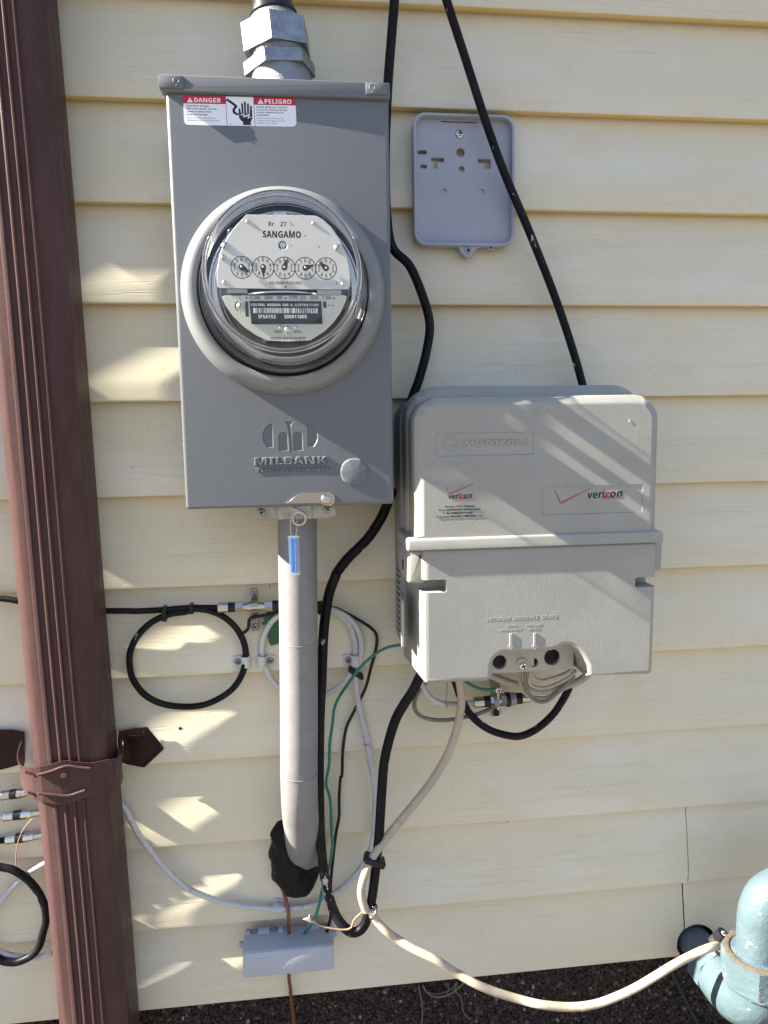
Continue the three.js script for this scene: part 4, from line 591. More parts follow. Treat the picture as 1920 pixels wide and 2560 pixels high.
  const pan = part(t, 'terminal_panel', smooth(slab(tp, 0.1, 0.105, 0.0006, 1), 0.5), M.terminal);
  part(pan, 'hole_shade_sheet', slab(rrect(r2(332, 432)[0], r2(332, 432)[1], r2(1415, 0)[0], r2(370, 92)[1], 0.001), 0.088, 0.0915), M.dark);  // dark sheet added so the panel holes look shaded
  part(t, 'inner_housing', bxg(0.17, 0.486, 0.04, 0.3, 0.53, 0.085, 0.002), M.dark);
  const b = r2(740, 305); part(pan, 'boss', latheZ([[0.0001, 0.1075], [60 * rk, 0.1075], [72 * rk, 0.106], [74 * rk, 0.1045]], b[0], b[1], 28), M.terminal); const s = r2(755, 338); addScrew(pan.parent, s[0], s[1], 0.1078, 56 * rk, M.chrome, 0.3);
  const cl = r2(872, 295); part(pan, 'terminal_clip', bxg(cl[0] - 0.003, cl[1] - 0.005, 0.098, cl[0] + 0.003, cl[1] + 0.004, 0.104, 0.0005), M.terminal);
}
// ---------- cables ----------
const cable = (name, pts, r, mat, label, cat, group, o) => solo(name, tube(pts, r, o), mat, label, cat, group);
cable('black_cable', [[.1391,1.1636,.055],[.152,1.1311,.05],[.1706,1.0846,.045],[.1941,1.022,.042],[.2146,.9729,.04],[.243,.916,.036],[.2739,.8467,.034],[.2951,.7871,.036],[.3065,.744,.04],[.3113,.7186,.045]], 0.0044, M.cableWorn, 'worn black cable slanting across the empty grey backplate down to the network box', 'cable');
cable('black_cable', [[.1031,1.1653,.035],[.1009,1.1392,.035],[.097,1.0998,.035],[.0925,1.0509,.035],[.0891,.9832,.035],[.0902,.928,.035],[.0957,.8977,.035],[.1137,.8791,.035],[.1273,.8482,.035],[.1346,.8194,.035],[.1308,.7902,.035],[.1225,.7609,.035],[.1147,.7412,.035],[.1094,.7214,.035]], 0.0049, M.cable, 'black cable running behind the meter box and curving into the network box top', 'cable');
cable('black_cable', [[.09,.6408,.045],[.0852,.6283,.045],[.0775,.6117,.045],[.0624,.5902,.045],[.041,.5697,.045],[.0284,.554,.045],[.0275,.5534,.052],[.0206,.5365,.052],[.0165,.5175,.052],[.0124,.4868,.052],[.0089,.4327,.052],[.0067,.4046,.052],[.0051,.3731,.052],[.0036,.3252,.052],[.0031,.2765,.052],[.0038,.2436,.052],[.0063,.2102,.052],[.0104,.1847,.052],[.0179,.1623,.057],[.0291,.1466,.06],[.0399,.1412,.06],[.0503,.1495,.06],[.0578,.1741,.06],[.063,.2071,.06],[.0661,.2351,.06],[.0688,.2596,.06],[.0728,.306,.056],[.0759,.3382,.056],[.0813,.3635,.056],[.0894,.3886,.056],[.0988,.4054,.056],[.1081,.4191,.056],[.115,.4352,.06],[.1207,.4499,.065]], 0.0055, M.cableWorn, 'thick black cable from under the meter box hanging in a long low loop', 'cable', null, { tension: 0.5 });
cable('black_cable', [[.1548,.4357,.052],[.1589,.4231,.052],[.1639,.4082,.052],[.1741,.3888,.052],[.1906,.3726,.052],[.2092,.363,.052],[.2322,.3585,.052],[.253,.3665,.052],[.2718,.3828,.052],[.2841,.4012,.052],[.29,.4107,.05],[.295,.417,.045]], 0.0042, M.cableWorn, 'black cable sagging in a wide U below the network box', 'cable');
{
  const pts = [[.1592,.4358,.062],[.161,.4263,.062],[.1625,.4072,.062],[.1581,.3805,.062],[.1487,.3522,.062],[.1389,.3335,.062],[.1248,.3119,.062],[.1059,.2889,.062],[.0902,.2705,.062],[.0752,.2521,.062],[.0629,.2384,.066],[.055,.2243,.066],[.049,.2075,.066],[.0467,.1945,.066],[.0484,.1819,.066],[.0528,.1698,.066]];
  const p2 = [[.0567,.1707,.066],[.0631,.1582,.066],[.0743,.1466,.07],[.0875,.1349,.07],[.104,.128,.078]], p3 = [[.1277,.1189,.086],[.1514,.1001,.086],[.1708,.0903,.092],[.1933,.0777,.092],[.2235,.0646,.092],[.2436,.0635,.1],[.274,.0568,.1],[.297,.0553,.1]], p4 = [[.2879,.0571,.102],[.31,.0589,.102],[.3321,.0649,.102],[.3542,.0734,.102],[.3762,.0847,.102],[.3984,.0967,.102],[.4242,.1016,.096],[.4438,.1084,.096],[.4629,.1017,.086],[.4736,.0905,.076],[.4791,.0779,.066]];
  cable('cream_cable', [...pts, ...p2, ...p3, ...p4], 0.0046, M.creamCable, 'cream coaxial cable running from the network box down and right to the gas pipe', 'cable');
}
cable('green_wire', [[.1001,.4731,.052],[.095,.4715,.05],[.082,.4695,.05],[.0671,.4597,.045],[.0516,.4458,.045],[.0391,.4296,.045],[.0288,.4105,.035],[.0227,.3967,.035],[.02,.3774,.035],[.0167,.3565,.035],[.0154,.332,.035],[.0126,.3174,.035],[.0114,.3059,.035],[.0148,.2941,.035],[.0162,.2739,.035],[.0163,.2488,.035],[.0172,.2352,.035],[.0147,.2184,.035],[.011,.2017,.035],[.0042,.1818,.035],[.0005,.1685,.04],[-.0043,.1519,.04],[-.0122,.1341,.036],[-.0181,.1228,.03],[-.0202,.1182,.027]], 0.0017, M.green, 'green earth wire from the side of the network box down to the small grey box', 'wire');
cable('green_wire', [[.1703,.4253,.048],[.173,.423,.048],[.1783,.4197,.048],[.1863,.4158,.048],[.1952,.4139,.048],[.2037,.4143,.048],[.2128,.4073,.03]], 0.0017, M.green, 'short green wire below the network box joined to the coax coupler', 'wire');
cable('black_wire', [[.0006,.511,.02],[.0249,.5093,.02],[.0394,.5022,.02],[.0569,.4914,.02],[.0687,.4823,.02],[.0735,.4739,.02],[.0723,.458,.02],[.0659,.4358,.02],[.0595,.4134,.02],[.0453,.3851,.02],[.0365,.3668,.02],[.0319,.3398,.02],[.0303,.3102,.02],[.0283,.3089,.024],[.0261,.2838,.024],[.0256,.2618,.024],[.0211,.2383,.024],[.0171,.2077,.024],[.0141,.182,.024],[.0127,.1559,.024],[.013,.1383,.024],[.0097,.1282,.03],[.0076,.1214,.03]], 0.0018, M.cableThin, 'thin weathered black wire with kinks going down to the small grey box', 'wire');
cable('black_wire', [[-.0752,.4857,.022],[-.0706,.4894,.022],[-.0695,.494,.022],[-.0691,.4986,.022],[-.0679,.5024,.022],[-.0627,.5031,.022],[-.0578,.5036,.022],[-.0496,.5047,.022],[-.0425,.5063,.022],[-.035,.5079,.022],[-.0305,.509,.022]], 0.0019, M.cableThin, 'short black wire from the coax coupler passing behind the grey conduit', 'wire');
cable('white_coax', [[.0084,.5112,.02],[.0277,.5062,.02],[.0452,.4939,.02],[.0543,.4763,.02],[.0557,.4589,.02],[.0524,.4406,.02],[.0489,.4243,.02],[.0518,.391,.02],[.0585,.3591,.02],[.064,.327,.02],[.0657,.3077,.02],[.0598,.3476,.022],[.0641,.3222,.022],[.0681,.2914,.022],[.0676,.2625,.022],[.0657,.2368,.022],[.0606,.213,.022],[.0518,.1964,.022],[.0385,.1801,.022],[.0235,.1671,.022],[.0071,.1568,.022],[-.0093,.1513,.022],[-.0286,.1503,.022],[-.0525,.1514,.022],[-.075,.1552,.022],[-.0973,.1606,.022],[-.1193,.1684,.022],[-.1464,.1833,.022],[-.1624,.1981,.022],[-.1787,.2189,.022],[-.1934,.2417,.022],[-.2053,.2644,.022],[-.2132,.2851,.022],[-.2199,.2941,.022],[-.2328,.3051,.022],[-.2454,.3103,.022]], 0.0033, M.whiteCoax, 'long white coax sweeping down from the white loop and left to the downspout', 'cable');
cable('white_coax', [[.0103,.5086,.018],[.0278,.5032,.018],[.0422,.4884,.018],[.0483,.4688,.018],[.0483,.4483,.018],[.042,.4298,.018],[.0297,.416,.018],[.0136,.408,.018],[-.0062,.4067,.018],[-.0257,.4121,.018],[-.0411,.422,.018],[-.0512,.4383,.018],[-.0562,.4578,.018],[-.0543,.4769,.018],[-.0461,.4935,.018],[-.0345,.5034,.018],[-.0169,.5106,.018],[.0065,.5128,.018]], 0.0033, M.whiteCoax, 'white coax coiled in a round loop behind the grey conduit', 'cable');
cable('black_coax', [[-.3476,.5363,.022],[-.3344,.5351,.022],[-.3296,.5353,.022],[-.3182,.5335,.022],[-.2937,.5275,.022],[-.2572,.5206,.022],[-.2245,.5172,.022],[-.2012,.5155,.02],[-.1884,.5147,.02],[-.1607,.515,.02],[-.1327,.516,.02],[-.1008,.5146,.02]], 0.0034, M.cable, 'black coax running level from the left edge behind the downspout to the coupler', 'cable');
cable('black_coax', [[-.1287,.5146,.022],[-.1381,.512,.022],[-.155,.5099,.022],[-.1739,.5021,.022],[-.1895,.4876,.022],[-.1985,.4704,.022],[-.2001,.4527,.022],[-.1967,.4367,.022],[-.1857,.4201,.022],[-.1685,.4091,.022],[-.1471,.4041,.022],[-.1243,.4044,.022],[-.1049,.4114,.022],[-.0891,.4226,.022],[-.0789,.4382,.022],[-.0745,.4541,.022],[-.0751,.4721,.022],[-.0826,.49,.022],[-.0953,.5038,.022],[-.1119,.5123,.022],[-.1286,.5153,.022]], 0.0036, M.cable, 'black coax coiled in a round loop beside the downspout', 'cable');
cable('black_coax', [[-.3658,.2362,.026],[-.351,.2327,.026],[-.3387,.2287,.026],[-.3268,.2193,.026],[-.3174,.2077,.026],[-.3112,.1956,.026],[-.3066,.1792,.026],[-.3071,.1633,.026],[-.3113,.1491,.026],[-.3163,.1335,.026],[-.3258,.1227,.026],[-.3406,.1169,.026],[-.3521,.1181,.026],[-.3595,.1215,.026],[-.3714,.1318,.026]], 0.0042, M.cable, 'black coax loop half hidden behind the foot of the downspout', 'cable');
cable('white_coax', [[-.2999,.2323,.02],[-.3145,.2249,.02],[-.3253,.2184,.02],[-.3402,.2056,.02],[-.3514,.1936,.02],[-.357,.1862,.02],[-.37,.1664,.02],[-.3685,.137,.02],[-.3616,.1267,.02],[-.3492,.1203,.02],[-.3339,.1169,.02],[-.3197,.1157,.02],[-.3077,.1189,.02]], 0.0034, M.whiteCoax, 'white coax loop at the lower left edge behind the downspout', 'cable');
for (const [i, y0] of [[0, 410], [1, 855], [2, 1345]]) {
  const lab = ['upper metal coax connector on white cable just left of the downspout strap', 'middle shiny coax connector on white cable left of the downspout', 'lowest shiny coax connector on black cable left of the downspout'][i];
  const t = thing('coax_connector', lab, 'connector', 'coax connectors left of the downspout');
  const x0 = [40, 95, 140][i], ax = [[-.3454,.3128,.02], [-.3445,.2882,.02], [-.3444,.2609,.02]][i], bx = [[-.3175,.3146,.02], [-.3133,.2896,.02], [-.3127,.2625,.02]][i], L = Math.hypot(bx[0] - ax[0], bx[1] - ax[1]);
  const P = (f) => ax.map((v, q) => v + (bx[q] - v) * f), r = 0.0054, mt = i ? M.chrome : M.nickel;
  part(t, 'sleeve', along(lathe([[0.0036, 0], [r, 0.0002], [r, 0.0014], [r * 0.95, 0.0017], [r * 0.97, L * 0.34], [r * 0.9, L * 0.34]], 32), P(0), bx), mt);
  part(t, 'band', rod(P(0.33), P(0.59), r * 0.98, r * 0.98, 32), M.blackPlastic);
  part(t, 'nut', along(new THREE.CylinderGeometry(r, r, L * 0.17, 6).translate(0, L * 0.085, 0), P(0.59), bx), mt);
  part(t, 'nut_collar', rod(P(0.76), P(0.93), r * 0.85, r * 0.85, 28), mt);
  part(t, 'port', rod(P(0.9), P(1.6), r * 0.7, r * 0.7, 20), M.nickel);
  part(t, 'cable', tube([P(0.05), P(-0.4), P(-1.4)].map((p, q) => [p[0], p[1] - q * q * 0.001, p[2]]), 0.0034, { radial: 14 }), i === 2 ? M.cable : M.whiteCoax);
}
cable('wire_stub', [[-.3128,.2864,.026],[-.3176,.2818,.026],[-.3231,.275,.026],[-.3271,.267,.026],[-.3296,.2606,.026],[-.332,.2508,.026],[-.3334,.2414,.026],[-.3338,.2333,.026]], 0.0006, M.twig, 'bare thin wire stub curving down past the left coax connectors', 'wire');
{ // copper ground wire: five strands twisted together, in two visible lengths
  for (const [i, pts] of [[0, [[-.0489,.1804,.012],[-.0444,.1753,.016],[-.04,.1651,.022],[-.0367,.1527,.028],[-.0362,.1361,.028],[-.0365,.1222,.027],[-.0368,.1111,.026]]], [1, [[-.0382,.0797,.03],[-.0382,.0612,.026],[-.0372,.0466,.023],[-.0373,.0269,.018],[-.0359,.004,.012],[-.0347,-.0147,.009],[-.0337,-.0353,.006]]]]) {
    const c = new THREE.CatmullRomCurve3(pts.map(V3)), L = c.getLength(), fr = c.computeFrenetFrames(60), gs = [];
    for (let s = 0; s < 5; s++) { const q = []; for (let j = 0; j <= 60; j++) { const a = s * Math.PI * 0.4 + j / 60 * L * 160, p = c.getPointAt(j / 60); p.addScaledVector(fr.normals[j], Math.cos(a) * 0.0013).addScaledVector(fr.binormals[j], Math.sin(a) * 0.0013); q.push([p.x, p.y, p.z]); } gs.push(tube(q, 0.0009, { radial: 7, seg: 90 })); }
    solo('copper_wire', merge(...gs), M.copper, ['twisted copper ground wire from the black putty into the small grey box', 'twisted copper ground wire below the small grey box running down the pebble foundation'][i], 'wire');
  }
}
{
  const t = thing('tie_wire', 'bent brown bare wire with a flat cream end sticking out of the cable loop', 'wire');
  part(t, 'wire', tube([[-.0092,.1637,.066],[-.0028,.1596,.066],[.0044,.1557,.066],[.0102,.1539,.066],[.0189,.1514,.066],[.0291,.1501,.066],[.035,.1522,.066],[.0374,.1599,.066],[.0411,.1643,.066],[.0468,.169,.066],[.0483,.1715,.066]], 0.001, { radial: 8 }), M.twig);
  const e = [-.0152,.1687,.066]; part(t, 'flat_end', smooth(slab(poly([[-0.0035, -0.004], [0.0022, -0.003], [0.004, 0.001], [0.0062, -0.006], [0.011, -0.0085], [0.0105, -0.0105], [0.004, -0.0085]].map((p) => [p[0], p[1] + 0.003])), 0.0645, 0.0672, 0.0008, 2).translate(e[0], e[1], 0), 0.6), M.creamCable);
}
// wires under the network box
cable('white_coax', [[.1197,.4289,.045],[.123,.4183,.045],[.1307,.4074,.045],[.1449,.3993,.045],[.164,.3963,.042],[.1842,.396,.04]], 0.0034, M.whiteCoax, 'short white coax from the network box to the coupler under it', 'cable');
cable('grey_wire', [[.1288,.4304,.045],[.1247,.424,.045],[.1165,.4135,.045],[.1123,.4001,.045],[.1163,.389,.045],[.1284,.3824,.045],[.1489,.3798,.045],[.1737,.3825,.045],[.1923,.3869,.045],[.2075,.3883,.035]], 0.0023, M.greyWire, 'thin grey wire looping under the left corner of the network box', 'wire');
cable('cream_cable', [[.1964,.434,.05],[.2009,.4302,.05],[.217,.423,.05],[.2322,.418,.05],[.2485,.4107,.05],[.2667,.409,.05],[.2803,.4117,.05],[.2939,.4155,.05],[.3057,.4212,.05],[.312,.4259,.05]], 0.0042, M.phoneWire, 'thick cream cable crossing below the terminal notch of the network box', 'cable');
cable('phone_wire', [[.2198,.4513,.09],[.2232,.4424,.08],[.2239,.4319,.08],[.2268,.4235,.08],[.2342,.4166,.08],[.2455,.4139,.08],[.2551,.4142,.08],[.2646,.4207,.08],[.2741,.4291,.08],[.2819,.4372,.08],[.2853,.4425,.08]], 0.0021, M.phoneWire, 'beige phone wire hanging lowest in front of the bundle under the notch', 'wire');
cable('phone_wire', [[.2251,.451,.09],[.2258,.4458,.09],[.2263,.4355,.09],[.2294,.425,.09],[.2357,.4167,.09],[.2439,.4136,.09],[.2516,.415,.09],[.2618,.4231,.09],[.2712,.4312,.09],[.2796,.4403,.09]], 0.0021, M.greyWire, 'darker grey phone wire behind the beige one under the notch', 'wire');
cable('phone_wire', [[.2325,.4497,.09],[.2334,.4454,.09],[.2354,.441,.09],[.2436,.4371,.09],[.2538,.4389,.09],[.265,.4418,.09],[.2731,.4451,.09],[.2778,.4481,.09]], 0.0021, M.phoneWire, 'uppermost short phone wire in the bundle under the notch', 'wire');
cable('phone_wire', [[.2317,.4489,.09],[.2309,.4421,.09],[.2301,.4353,.09],[.2353,.4314,.09],[.2454,.4288,.09],[.2565,.431,.09],[.2676,.4357,.09],[.2762,.4403,.09],[.2804,.4445,.09]], 0.0021, M.phoneWire, 'phone wire bending tightly between the others under the notch', 'wire');
cable('wire_stub', [[.1499,.4288,.05],[.1489,.4225,.05],[.1481,.4081,.05],[.1485,.3965,.05]], 0.0006, M.twig, 'thin rusty wire stub hanging from the network box underside', 'wire');
// ---------- coax couplers ----------
function barrel(t, a, b, list, r) { // list of [from, to, radius factor, part name, material, sides]
  const P = (f) => a.map((v, q) => v + (b[q] - v) * f), L = Math.hypot(...a.map((v, q) => b[q] - v));
  for (const [f0, f1, k, name, mat, n = 28] of list) part(t, name, smooth(along(new THREE.CylinderGeometry(r * k, r * k, L * (f1 - f0), n).translate(0, L * (f1 - f0) / 2, 0), P(f0), b), 0.5), mat);
}
{
  const t = thing('coax_coupler', 'steel coax coupler strapped to the siding between black loop and grey conduit', 'coax coupler');
  const a = [-.104,.5158,.024], b = [-.0263,.5157,.024];
  barrel(t, a, b, [[0.03, 0.17, 1.05, 'sleeve', M.nickel], [0.165, 0.27, 1.0, 'band', M.blackPlastic], [0.27, 0.38, 1.12, 'nut', M.nickel, 6], [0.37, 0.7, 0.8, 'barrel', M.nickel], [0.44, 0.5, 1.0, 'barrel_collar', M.nickel], [0.61, 0.64, 0.9, 'barrel_collar', M.nickel], [0.68, 0.8, 1.05, 'nut', M.nickel, 6], [0.79, 1, 1.05, 'band', M.blackPlastic]], 0.0054);
  const m1 = [-.0666,.5341,.016], m2 = [-.0592,.4851,.016]; const st = part(t, 'strap', merge(smooth(slab(rrect(m1[0], m2[1], m2[0], m1[1], 0.0006), 0.0135, 0.0162, 0.0004, 1), 0.5)), M.steel);
  const cc = [-.0621,.5167,.024]; part(st, 'strap_saddle', smooth(along(new THREE.CylinderGeometry(0.0064, 0.0064, m2[0] - m1[0], 28, 1).translate(0, 0, 0), [cc[0], cc[1], 0.022], [cc[0] + 1, cc[1] + 0.04, 0.022]), 0.5), M.steel);
  for (const [p, r] of [[[-.0622,.5282,.017], 0.0038], [[-.063,.5008,.017], 0.0042], [[-.0628,.4904,.017], 0.0044]]) addScrew(t, p[0], p[1], 0.0165, r, M.zinc, 0.5);
}
{
  const t = thing('coax_coupler', 'dull coax coupler on a metal plate in shade under the network box', 'coax coupler');
  const a = [.1816,.3964,.04], b = [.2474,.3989,.04];
  barrel(t, a, b, [[0, 0.17, 1.0, 'sleeve', M.nickel], [0.17, 0.29, 0.98, 'band', M.blackPlastic], [0.29, 0.36, 1.05, 'nut', M.nickel, 6], [0.35, 0.43, 1.25, 'weather_seal', M.tray], [0.42, 0.6, 0.85, 'barrel', M.nickel], [0.47, 0.57, 1.12, 'body', M.zinc, 6], [0.57, 0.635, 1.3, 'seal_ring', M.blackPlastic], [0.635, 0.74, 1.15, 'weather_seal', M.tray], [0.74, 0.85, 1.0, 'band', M.blackPlastic], [0.85, 1, 0.95, 'sleeve', M.nickel]], 0.0098 * 0.66);
  const c1 = [.2086,.4164,.022], c2 = [.2187,.368,.022]; const pl = rrect(c1[0], c2[1], c2[0], c1[1], 0.001), h = [.2147,.3732,.022]; pl.holes.push(circ(h[0], h[1], 0.0062 * 0.75));
  const p = part(t, 'plate', smooth(slab(pl, 0.0145, 0.0165, 0.0004, 1), 0.5), M.steel); part(p, 'mounting_hole', new THREE.CircleGeometry(0.0048, 20).translate(h[0], h[1], 0.0147), M.dark);
  part(t, 'clamp', merge(smooth(slab(poly([[.2052,.4173,.05],[.2107,.4165,.05],[.2106,.407,.05],[.2098,.3907,.05],[.2127,.39,.05],[.2118,.3878,.05],[.2064,.3898,.05],[.2068,.4018,.05]].map((q) => [q[0], q[1]]).reverse()), 0.018, 0.047, 0.0008, 1), 0.5)), M.steel);
  const s1 = [.2086,.4122,.048], s2 = [.2105,.3907,.048]; addScrew(t, s1[0], s1[1], 0.047, 0.0042, M.chrome, 0.3); addScrew(t, s2[0], s2[1], 0.047, 0.0032, M.chrome, 0.6);
}
// ---------- clips, ties, tags ----------
function clip(pc, ps, w, label, rot = 0) { // saddle over the cable at pc, screw at ps
  const t = thing('cable_clip', label, 'cable clip', 'white cable clips on the siding');
  const dx = pc[0] - ps[0], dy = pc[1] - ps[1], L = Math.hypot(dx, dy), a = Math.atan2(dy, dx), h = w / 2, put = (g) => g.rotateZ(a).translate(ps[0], ps[1], 0);
  part(t, 'foot', smooth(put(slab(rrect(-0.0055, -h, L - 0.002, h, 0.0012), 0.0125, 0.0164, 0.0005, 2)), 0.5), M.white);
  const arc = new THREE.Shape(); arc.absarc(0, 0, 0.0052, Math.PI, 0, true); arc.lineTo(0.0052, -0.006); arc.lineTo(0.0038, -0.006); arc.lineTo(0.0038, 0); arc.absarc(0, 0, 0.0038, 0, Math.PI, false); arc.lineTo(-0.0038, -0.006); arc.lineTo(-0.0052, -0.006); arc.closePath();
  const s = new THREE.ExtrudeGeometry(arc, { depth: w, bevelEnabled: false, curveSegments: 10 }).translate(0, 0, -h).rotateX(Math.PI / 2).translate(L, 0, 0.0205);
  part(t, 'saddle', smooth(put(s), 0.5), M.white);
  addScrew(t, ps[0], ps[1], 0.0164, 0.0041, M.zinc, 0.5);
}
clip([-.0744,.4518,.02], [-.084,.4509,.016], 0.0125, 'white clip with screw holding the black coax loop at its right');
clip([-.0567,.4512,.02], [-.0474,.4502,.016], 0.0125, 'white clip with screw at the left of the white coax loop');
clip([.0486,.447,.02], [.0404,.4464,.016], 0.0125, 'white clip with screw at the right of the white coax loop');
clip([-.0491,.1503,.022], [-.0486,.153,.016], 0.0125, 'white clip with screw on the long white coax below the putty');
function tie(pts, label, tail) { const t = thing('cable_tie', label, 'cable tie', 'black cable ties'); part(t, 'loop', pts.loop, M.blackPlastic); part(t, 'head', pts.head, M.blackPlastic); }
const tieAt = (c, w, h, d, rot, label, hd) => tie({ loop: bxg(-w / 2, -h / 2, -d / 2, w / 2, h / 2, d / 2, Math.min(w, h, d) * 0.3).rotateZ(rot).translate(...c), head: bxg(-0.0026, -0.002, -0.0026, 0.0026, 0.002, 0.0026, 0.0008).rotateZ(rot).translate(c[0] + hd[0], c[1] + hd[1], c[2] + d * 0.4) }, label);
tieAt([-.1601,.5118,.021], 0.005, 0.0155, 0.0105, -0.1, 'black tie joining the left side of the black loop to the level coax', [0.0005, -0.0065]);
tieAt([-.1307,.5156,.021], 0.0048, 0.0115, 0.0105, 0.05, 'black tie near the right end of the level black coax', [0, 0.0035]);
tieAt([.0102,.511,.024], 0.0075, 0.0145, 0.01, 0.1, 'black tie lump where the white coax loop meets the thick black cable', [0.001, 0.004]);
tieAt([.0484,.4329,.021], 0.0185, 0.0062, 0.011, -0.62, 'black tie gathering the white coax strands below the right clip', [0.006, -0.005]);
tieAt([.0627,.2296,.064], 0.0245, 0.0078, 0.0165, -0.42, 'black tie binding the cream cable to the thick black cable', [-0.0105, 0.006]);
{ const c = [.0595,.1668,.066]; const t = thing('twist_tie', 'dark twisted wire tie at the bottom of the thick black cable loop', 'wire tie'); const gs = []; for (let i = 0; i < 5; i++) gs.push(new THREE.TorusGeometry(0.0058 + 0.0006 * (i % 2), 0.0008, 8, 28).rotateX(1.2 + i * 0.13).rotateZ(0.9).translate(c[0] + 0.001, c[1] + (i - 2) * 0.0017, c[2] - 0.002)); part(t, 'coil', merge(...gs), M.steel); part(t, 'tail', tube([[.0567,.1688,.073],[.06,.1732,.073],[.062,.1777,.073],[.0591,.1799,.073]], 0.0008, { radial: 8 }), M.steel); }
{ // green plastic tag half hidden behind the conduit
  const t = thing('green_tag', 'dark green plastic tag behind the white coax loop beside the conduit', 'tag');
  const s = poly([[-.0498,.506,.014],[-.0436,.5054,.014],[-.0433,.5038,.014],[-.0389,.5016,.014],[-.0371,.4988,.014],[-.0304,.4698,.014],[-.0348,.4697,.014],[-.0461,.4669,.014],[-.0481,.4695,.014],[-.0535,.498,.014],[-.0525,.4995,.014],[-.0504,.501,.014]].map((p) => [p[0], p[1]]).reverse());
  part(t, 'body', smooth(slab(s, 0.0128, 0.0155, 0.0006, 2), 0.5), M.greenTag);
  const r1 = [[-.0483,.499,.0156],[-.0468,.4997,.0156],[-.0433,.5011,.0156],[-.043,.4999,.0156],[-.0476,.4982,.0156]], r2_ = [[-.0473,.4958,.0156],[-.0423,.4979,.0156],[-.042,.4967,.0156],[-.0465,.495,.0156]];
  for (const r of [r1, r2_]) part(t, 'slot', slab(poly(r.map((p) => [p[0], p[1]])), 0.0154, 0.01575), M.dark);
  const d = [-.0543,.4931,.015]; part(t, 'stud', new THREE.SphereGeometry(0.0016, 12, 8).translate(d[0], d[1], 0.015), M.greenTag);
}
{ // small holes left in the siding by old screws
  for (const [p, r, l] of [[[-.1515,.3745,.0125], 0.0019, 'larger old screw hole in the siding right of the strap ear'], [[-.1507,.388,.0085], 0.0007, 'tiny old nail hole in the siding above the larger one']]) solo('screw_hole', new THREE.CylinderGeometry(r, r * 0.8, 0.0006, 12).rotateX(Math.PI / 2).translate(p[0], p[1], p[2] - 0.0006), M.dark, l, 'screw hole');
}
// ---------- small grey bonding box ----------
{
  const t = thing('bonding_box', 'small blue-grey plastic terminal box low on the siding with copper wire through it', 'terminal box');
  const x0 = -0.0882, x1 = 0.0153, yb = 0.0902, yt = 0.1222;
  let body = slab(rrect(x0, yb, x1, 0.1222, [0.004, 0.004, 0.001, 0.001]), 0.0135, 0.0525, 0.0028, 4);
  part(t, 'cover', smooth(body, 0.6), M.blueGrey);
  const P = (x) => x0 + (x - 205) / 705 * (x1 - x0);
  // raised rear wall with gaps where wires enter
  for (const [a, b, h] of [[212, 246, 0.006], [310, 402, 0.0075], [470, 512, 0.0065], [700, 800, 0.0085], [868, 905, 0.0065]]) part(t, 'entry_wall', smooth(bxg(P(a), yt - 0.001, 0.0145, P(b), yt + h * 0.35, 0.024, 0.0007), 0.5), M.blueGrey);
  for (const [a, b] of [[248, 308], [404, 468], [804, 866]]) part(t, 'port_shade', smooth(slab(poly([[P(a), 0.016], [P(b), 0.016], [P(b) - 0.002, 0.023], [P(a) + 0.002, 0.023]].map((p) => [p[0], -p[1]]).reverse()), 0, 0.0003).rotateX(-Math.PI / 2).translate(0, yt + 0.0002, 0), 0.5), M.tray);  // flat darker patches: shade of the wire notches put into colour
  part(t, 'side_tab', bxg(x0 - 0.0056, 0.1195 - 0.006, 0.028, x0 + 0.001, 0.1195, 0.034, 0.0012), M.blueGrey); part(t, 'side_tab', bxg(x1 - 0.001, 0.1195 - 0.004, 0.026, x1 + 0.0042, 0.1215, 0.032, 0.0012), M.blueGrey);
  const c = [.0038,.1095,.0556]; part(t, 'embossed_ring', new THREE.TorusGeometry(0.0045, 0.00025, 6, 32).translate(c[0], c[1], 0.0525), M.blueGrey); const d = [-.0425,.1006,.0556]; part(t, 'embossed_ring', new THREE.TorusGeometry(0.0036, 0.00025, 6, 32).translate(d[0], d[1], 0.0525), M.blueGrey);
  for (const [a, b] of [[275, 435], [480, 565], [590, 760]]) part(t, 'embossed_line', bxg(P(a), 0.1135, 0.0521, P(b), 0.1145, 0.0527, 0.0002), M.blueGrey);
}
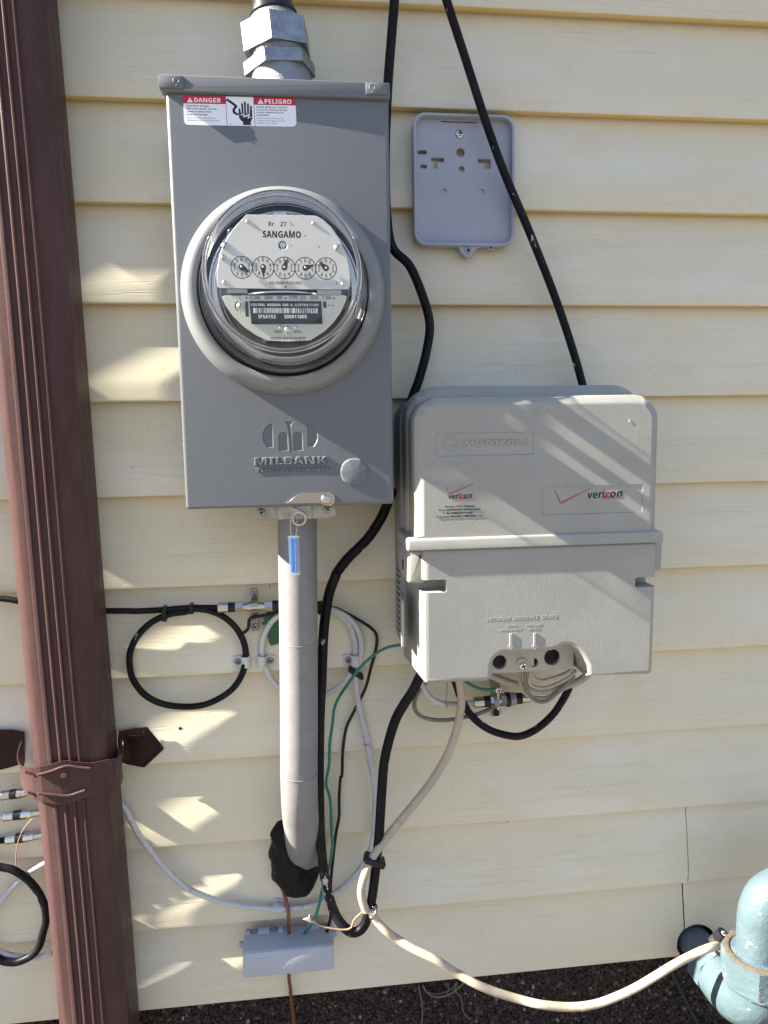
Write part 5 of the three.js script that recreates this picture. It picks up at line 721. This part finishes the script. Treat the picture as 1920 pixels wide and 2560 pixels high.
// ---------- gas pipe ----------
{
  const t = thing('gas_pipe', 'pale blue painted gas pipe elbow coming out of the siding at lower right', 'gas pipe');
  const hx = 0.4808, hy = 0.0445, ax = 0.4892, az = 0.118;
  part(t, 'wall_nipple', rod([hx, hy, -0.03], [hx, hy, 0.05], 0.0205, 0.0205, 40), std({ color: col(0.13, 0.17, 0.2), map: mott, bumpMap: lump, bumpScale: 0.0004, roughness: 0.45 }), 'unpainted slate coloured stub in the wall hole');
  part(t, 'union_nut', smooth(along(new THREE.CylinderGeometry(0.0315, 0.0315, 0.024, 8).translate(0, 0.012, 0).rotateY(0.25), [hx, hy, 0.044], [hx, hy, 1]), 0.3), M.gas);
  part(t, 'union_collar', along(lathe([[0.02, 0], [0.0268, 0.001], [0.0275, 0.004], [0.0275, 0.01], [0.0262, 0.0115]], 48), [hx, hy, 0.067], [hx, hy, 1]), M.gas);
  part(t, 'elbow', tube([[hx, hy, 0.066], [hx, hy, 0.082], [hx + 0.001, hy + 0.002, 0.098], [hx + 0.004, hy + 0.010, 0.111], [ax - 0.001, hy + 0.024, az], [ax, hy + 0.046, az]], 0.0292, { radial: 48, seg: 60, caps: false }), M.gas);
  part(t, 'elbow_collar', smooth(along(lathe([[0.0295, 0], [0.034, 0.003], [0.0352, 0.006], [0.0352, 0.008], [0.032, 0.01]], 64), [ax, 0.0765, az], [ax, 1, az]), 0.5), M.gas);
  const hex = smooth(along(new THREE.CylinderGeometry(0.0372, 0.0372, 0.031, 8).translate(0, 0.0155, 0).rotateY(0.25), [ax, 0.0855, az], [ax, 1, az]), 0.3);
  part(t, 'hex_nut', hex, M.gas);
  part(t, 'rusty_rim', along(lathe([[0.0285, 0.0002], [0.0292, 0.0016], [0.0325, 0.0018], [0.0345, 0.0006], [0.0345, -0.001]], 48), [ax, 0.1165, az], [ax, 1, az]), M.gasRust, 'rust and flaking paint round the top of the nut');
  part(t, 'riser', tube([[ax, 0.09, az], [ax, 0.125, az], [ax, 0.152, az], [ax + 0.0015, 0.167, az], [ax + 0.0075, 0.181, az], [ax + 0.0185, 0.19, az], [ax + 0.032, 0.1925, az], [ax + 0.07, 0.1925, az], [ax + 0.2, 0.1925, az]], 0.0225, { radial: 48, caps: false, seg: 100 }), M.gas);
  const bp = [.4738,.0729,.155]; part(t, 'bolt', along(new THREE.CylinderGeometry(0.005, 0.005, 0.02, 6), [ax + 0.008, 0.052, az + 0.03], [ax + 0.02, 0.05, az + 0.09]), M.chrome);
}
{
  const t = thing('coax_end', 'loose coax connector with black cap and bare pin beside the gas pipe', 'connector');
  const a = [.4633,.0981,.076], b = [.471,.1156,.084], P = (f) => a.map((v, q) => v + (b[q] - v) * f);
  part(t, 'sleeve', rod(P(0.0), P(0.45), 0.0068, 0.0068, 32), M.nickel); part(t, 'cap', rod(P(0.42), P(0.95), 0.0074, 0.0072, 32), M.blackPlastic); part(t, 'core', rod(P(0.94), P(0.97), 0.0032, 0.0032, 24), M.white);
  part(t, 'pin', tube([[.4689,.1167,.086],[.4728,.1165,.086],[.477,.1155,.086]], 0.0009, { radial: 8 }), M.dark);
  part(t, 'tape', rod([.4763,.0773,.068], [.4782,.0861,.072], 0.0055, 0.0055, 24), M.blackPlastic);
}
cable('green_cable', [[.4441,.0225,0],[.4465,.0158,.003],[.4512,.0055,.003],[.459,-.0124,.004],[.4703,-.0352,.004],[.4816,-.0582,.004],[.4929,-.0796,.004],[.5043,-.1012,.004]], 0.0022, std({ color: col(0.012, 0.03, 0.026), roughness: 0.5 }), 'dark green cable slanting down the pebble foundation beside the gas pipe', 'cable');
for (const [pts, r, l] of [[[[.1201,.0173,.004],[.1232,-.0009,.004],[.1247,-.0172,.004],[.1237,-.0361,.004]], 0.0009, 'straight dead root hanging below the siding'], [[[.1258,.0176,.004],[.1307,.0072,.004],[.1422,-.0003,.004],[.1588,.0014,.004],[.1705,.0091,.004],[.1805,.0179,.004]], 0.0011, 'dead root curving in an arc under the siding edge'], [[[.1307,.0081,.004],[.1422,.0038,.004],[.1539,.0055,.004],[.1639,.0107,.004],[.1689,.0173,.004]], 0.0006, 'thin dead root above the arc shaped one'], [[[.1689,.0173,.004],[.1663,.0069,.004],[.173,-.0029,.004],[.1755,-.014,.004],[.1763,-.0231,.004],[.1822,-.0338,.004],[.1847,-.0359,.004]], 0.0007, 'wavy dead root with a kinked lower end on the pebble foundation'], [[[.1556,.017,.004],[.158,.0114,.004],[.1539,.0136,.004],[.1564,.0178,.004],[.1589,.0077,.004],[.1572,.0043,.004]], 0.0005, 'tiny curled rootlet beside the arc shaped root']]) cable('dead_root', pts, r, M.root, l, 'root', null, { radial: 7 });
settle();
renderer.render(scene, camera);
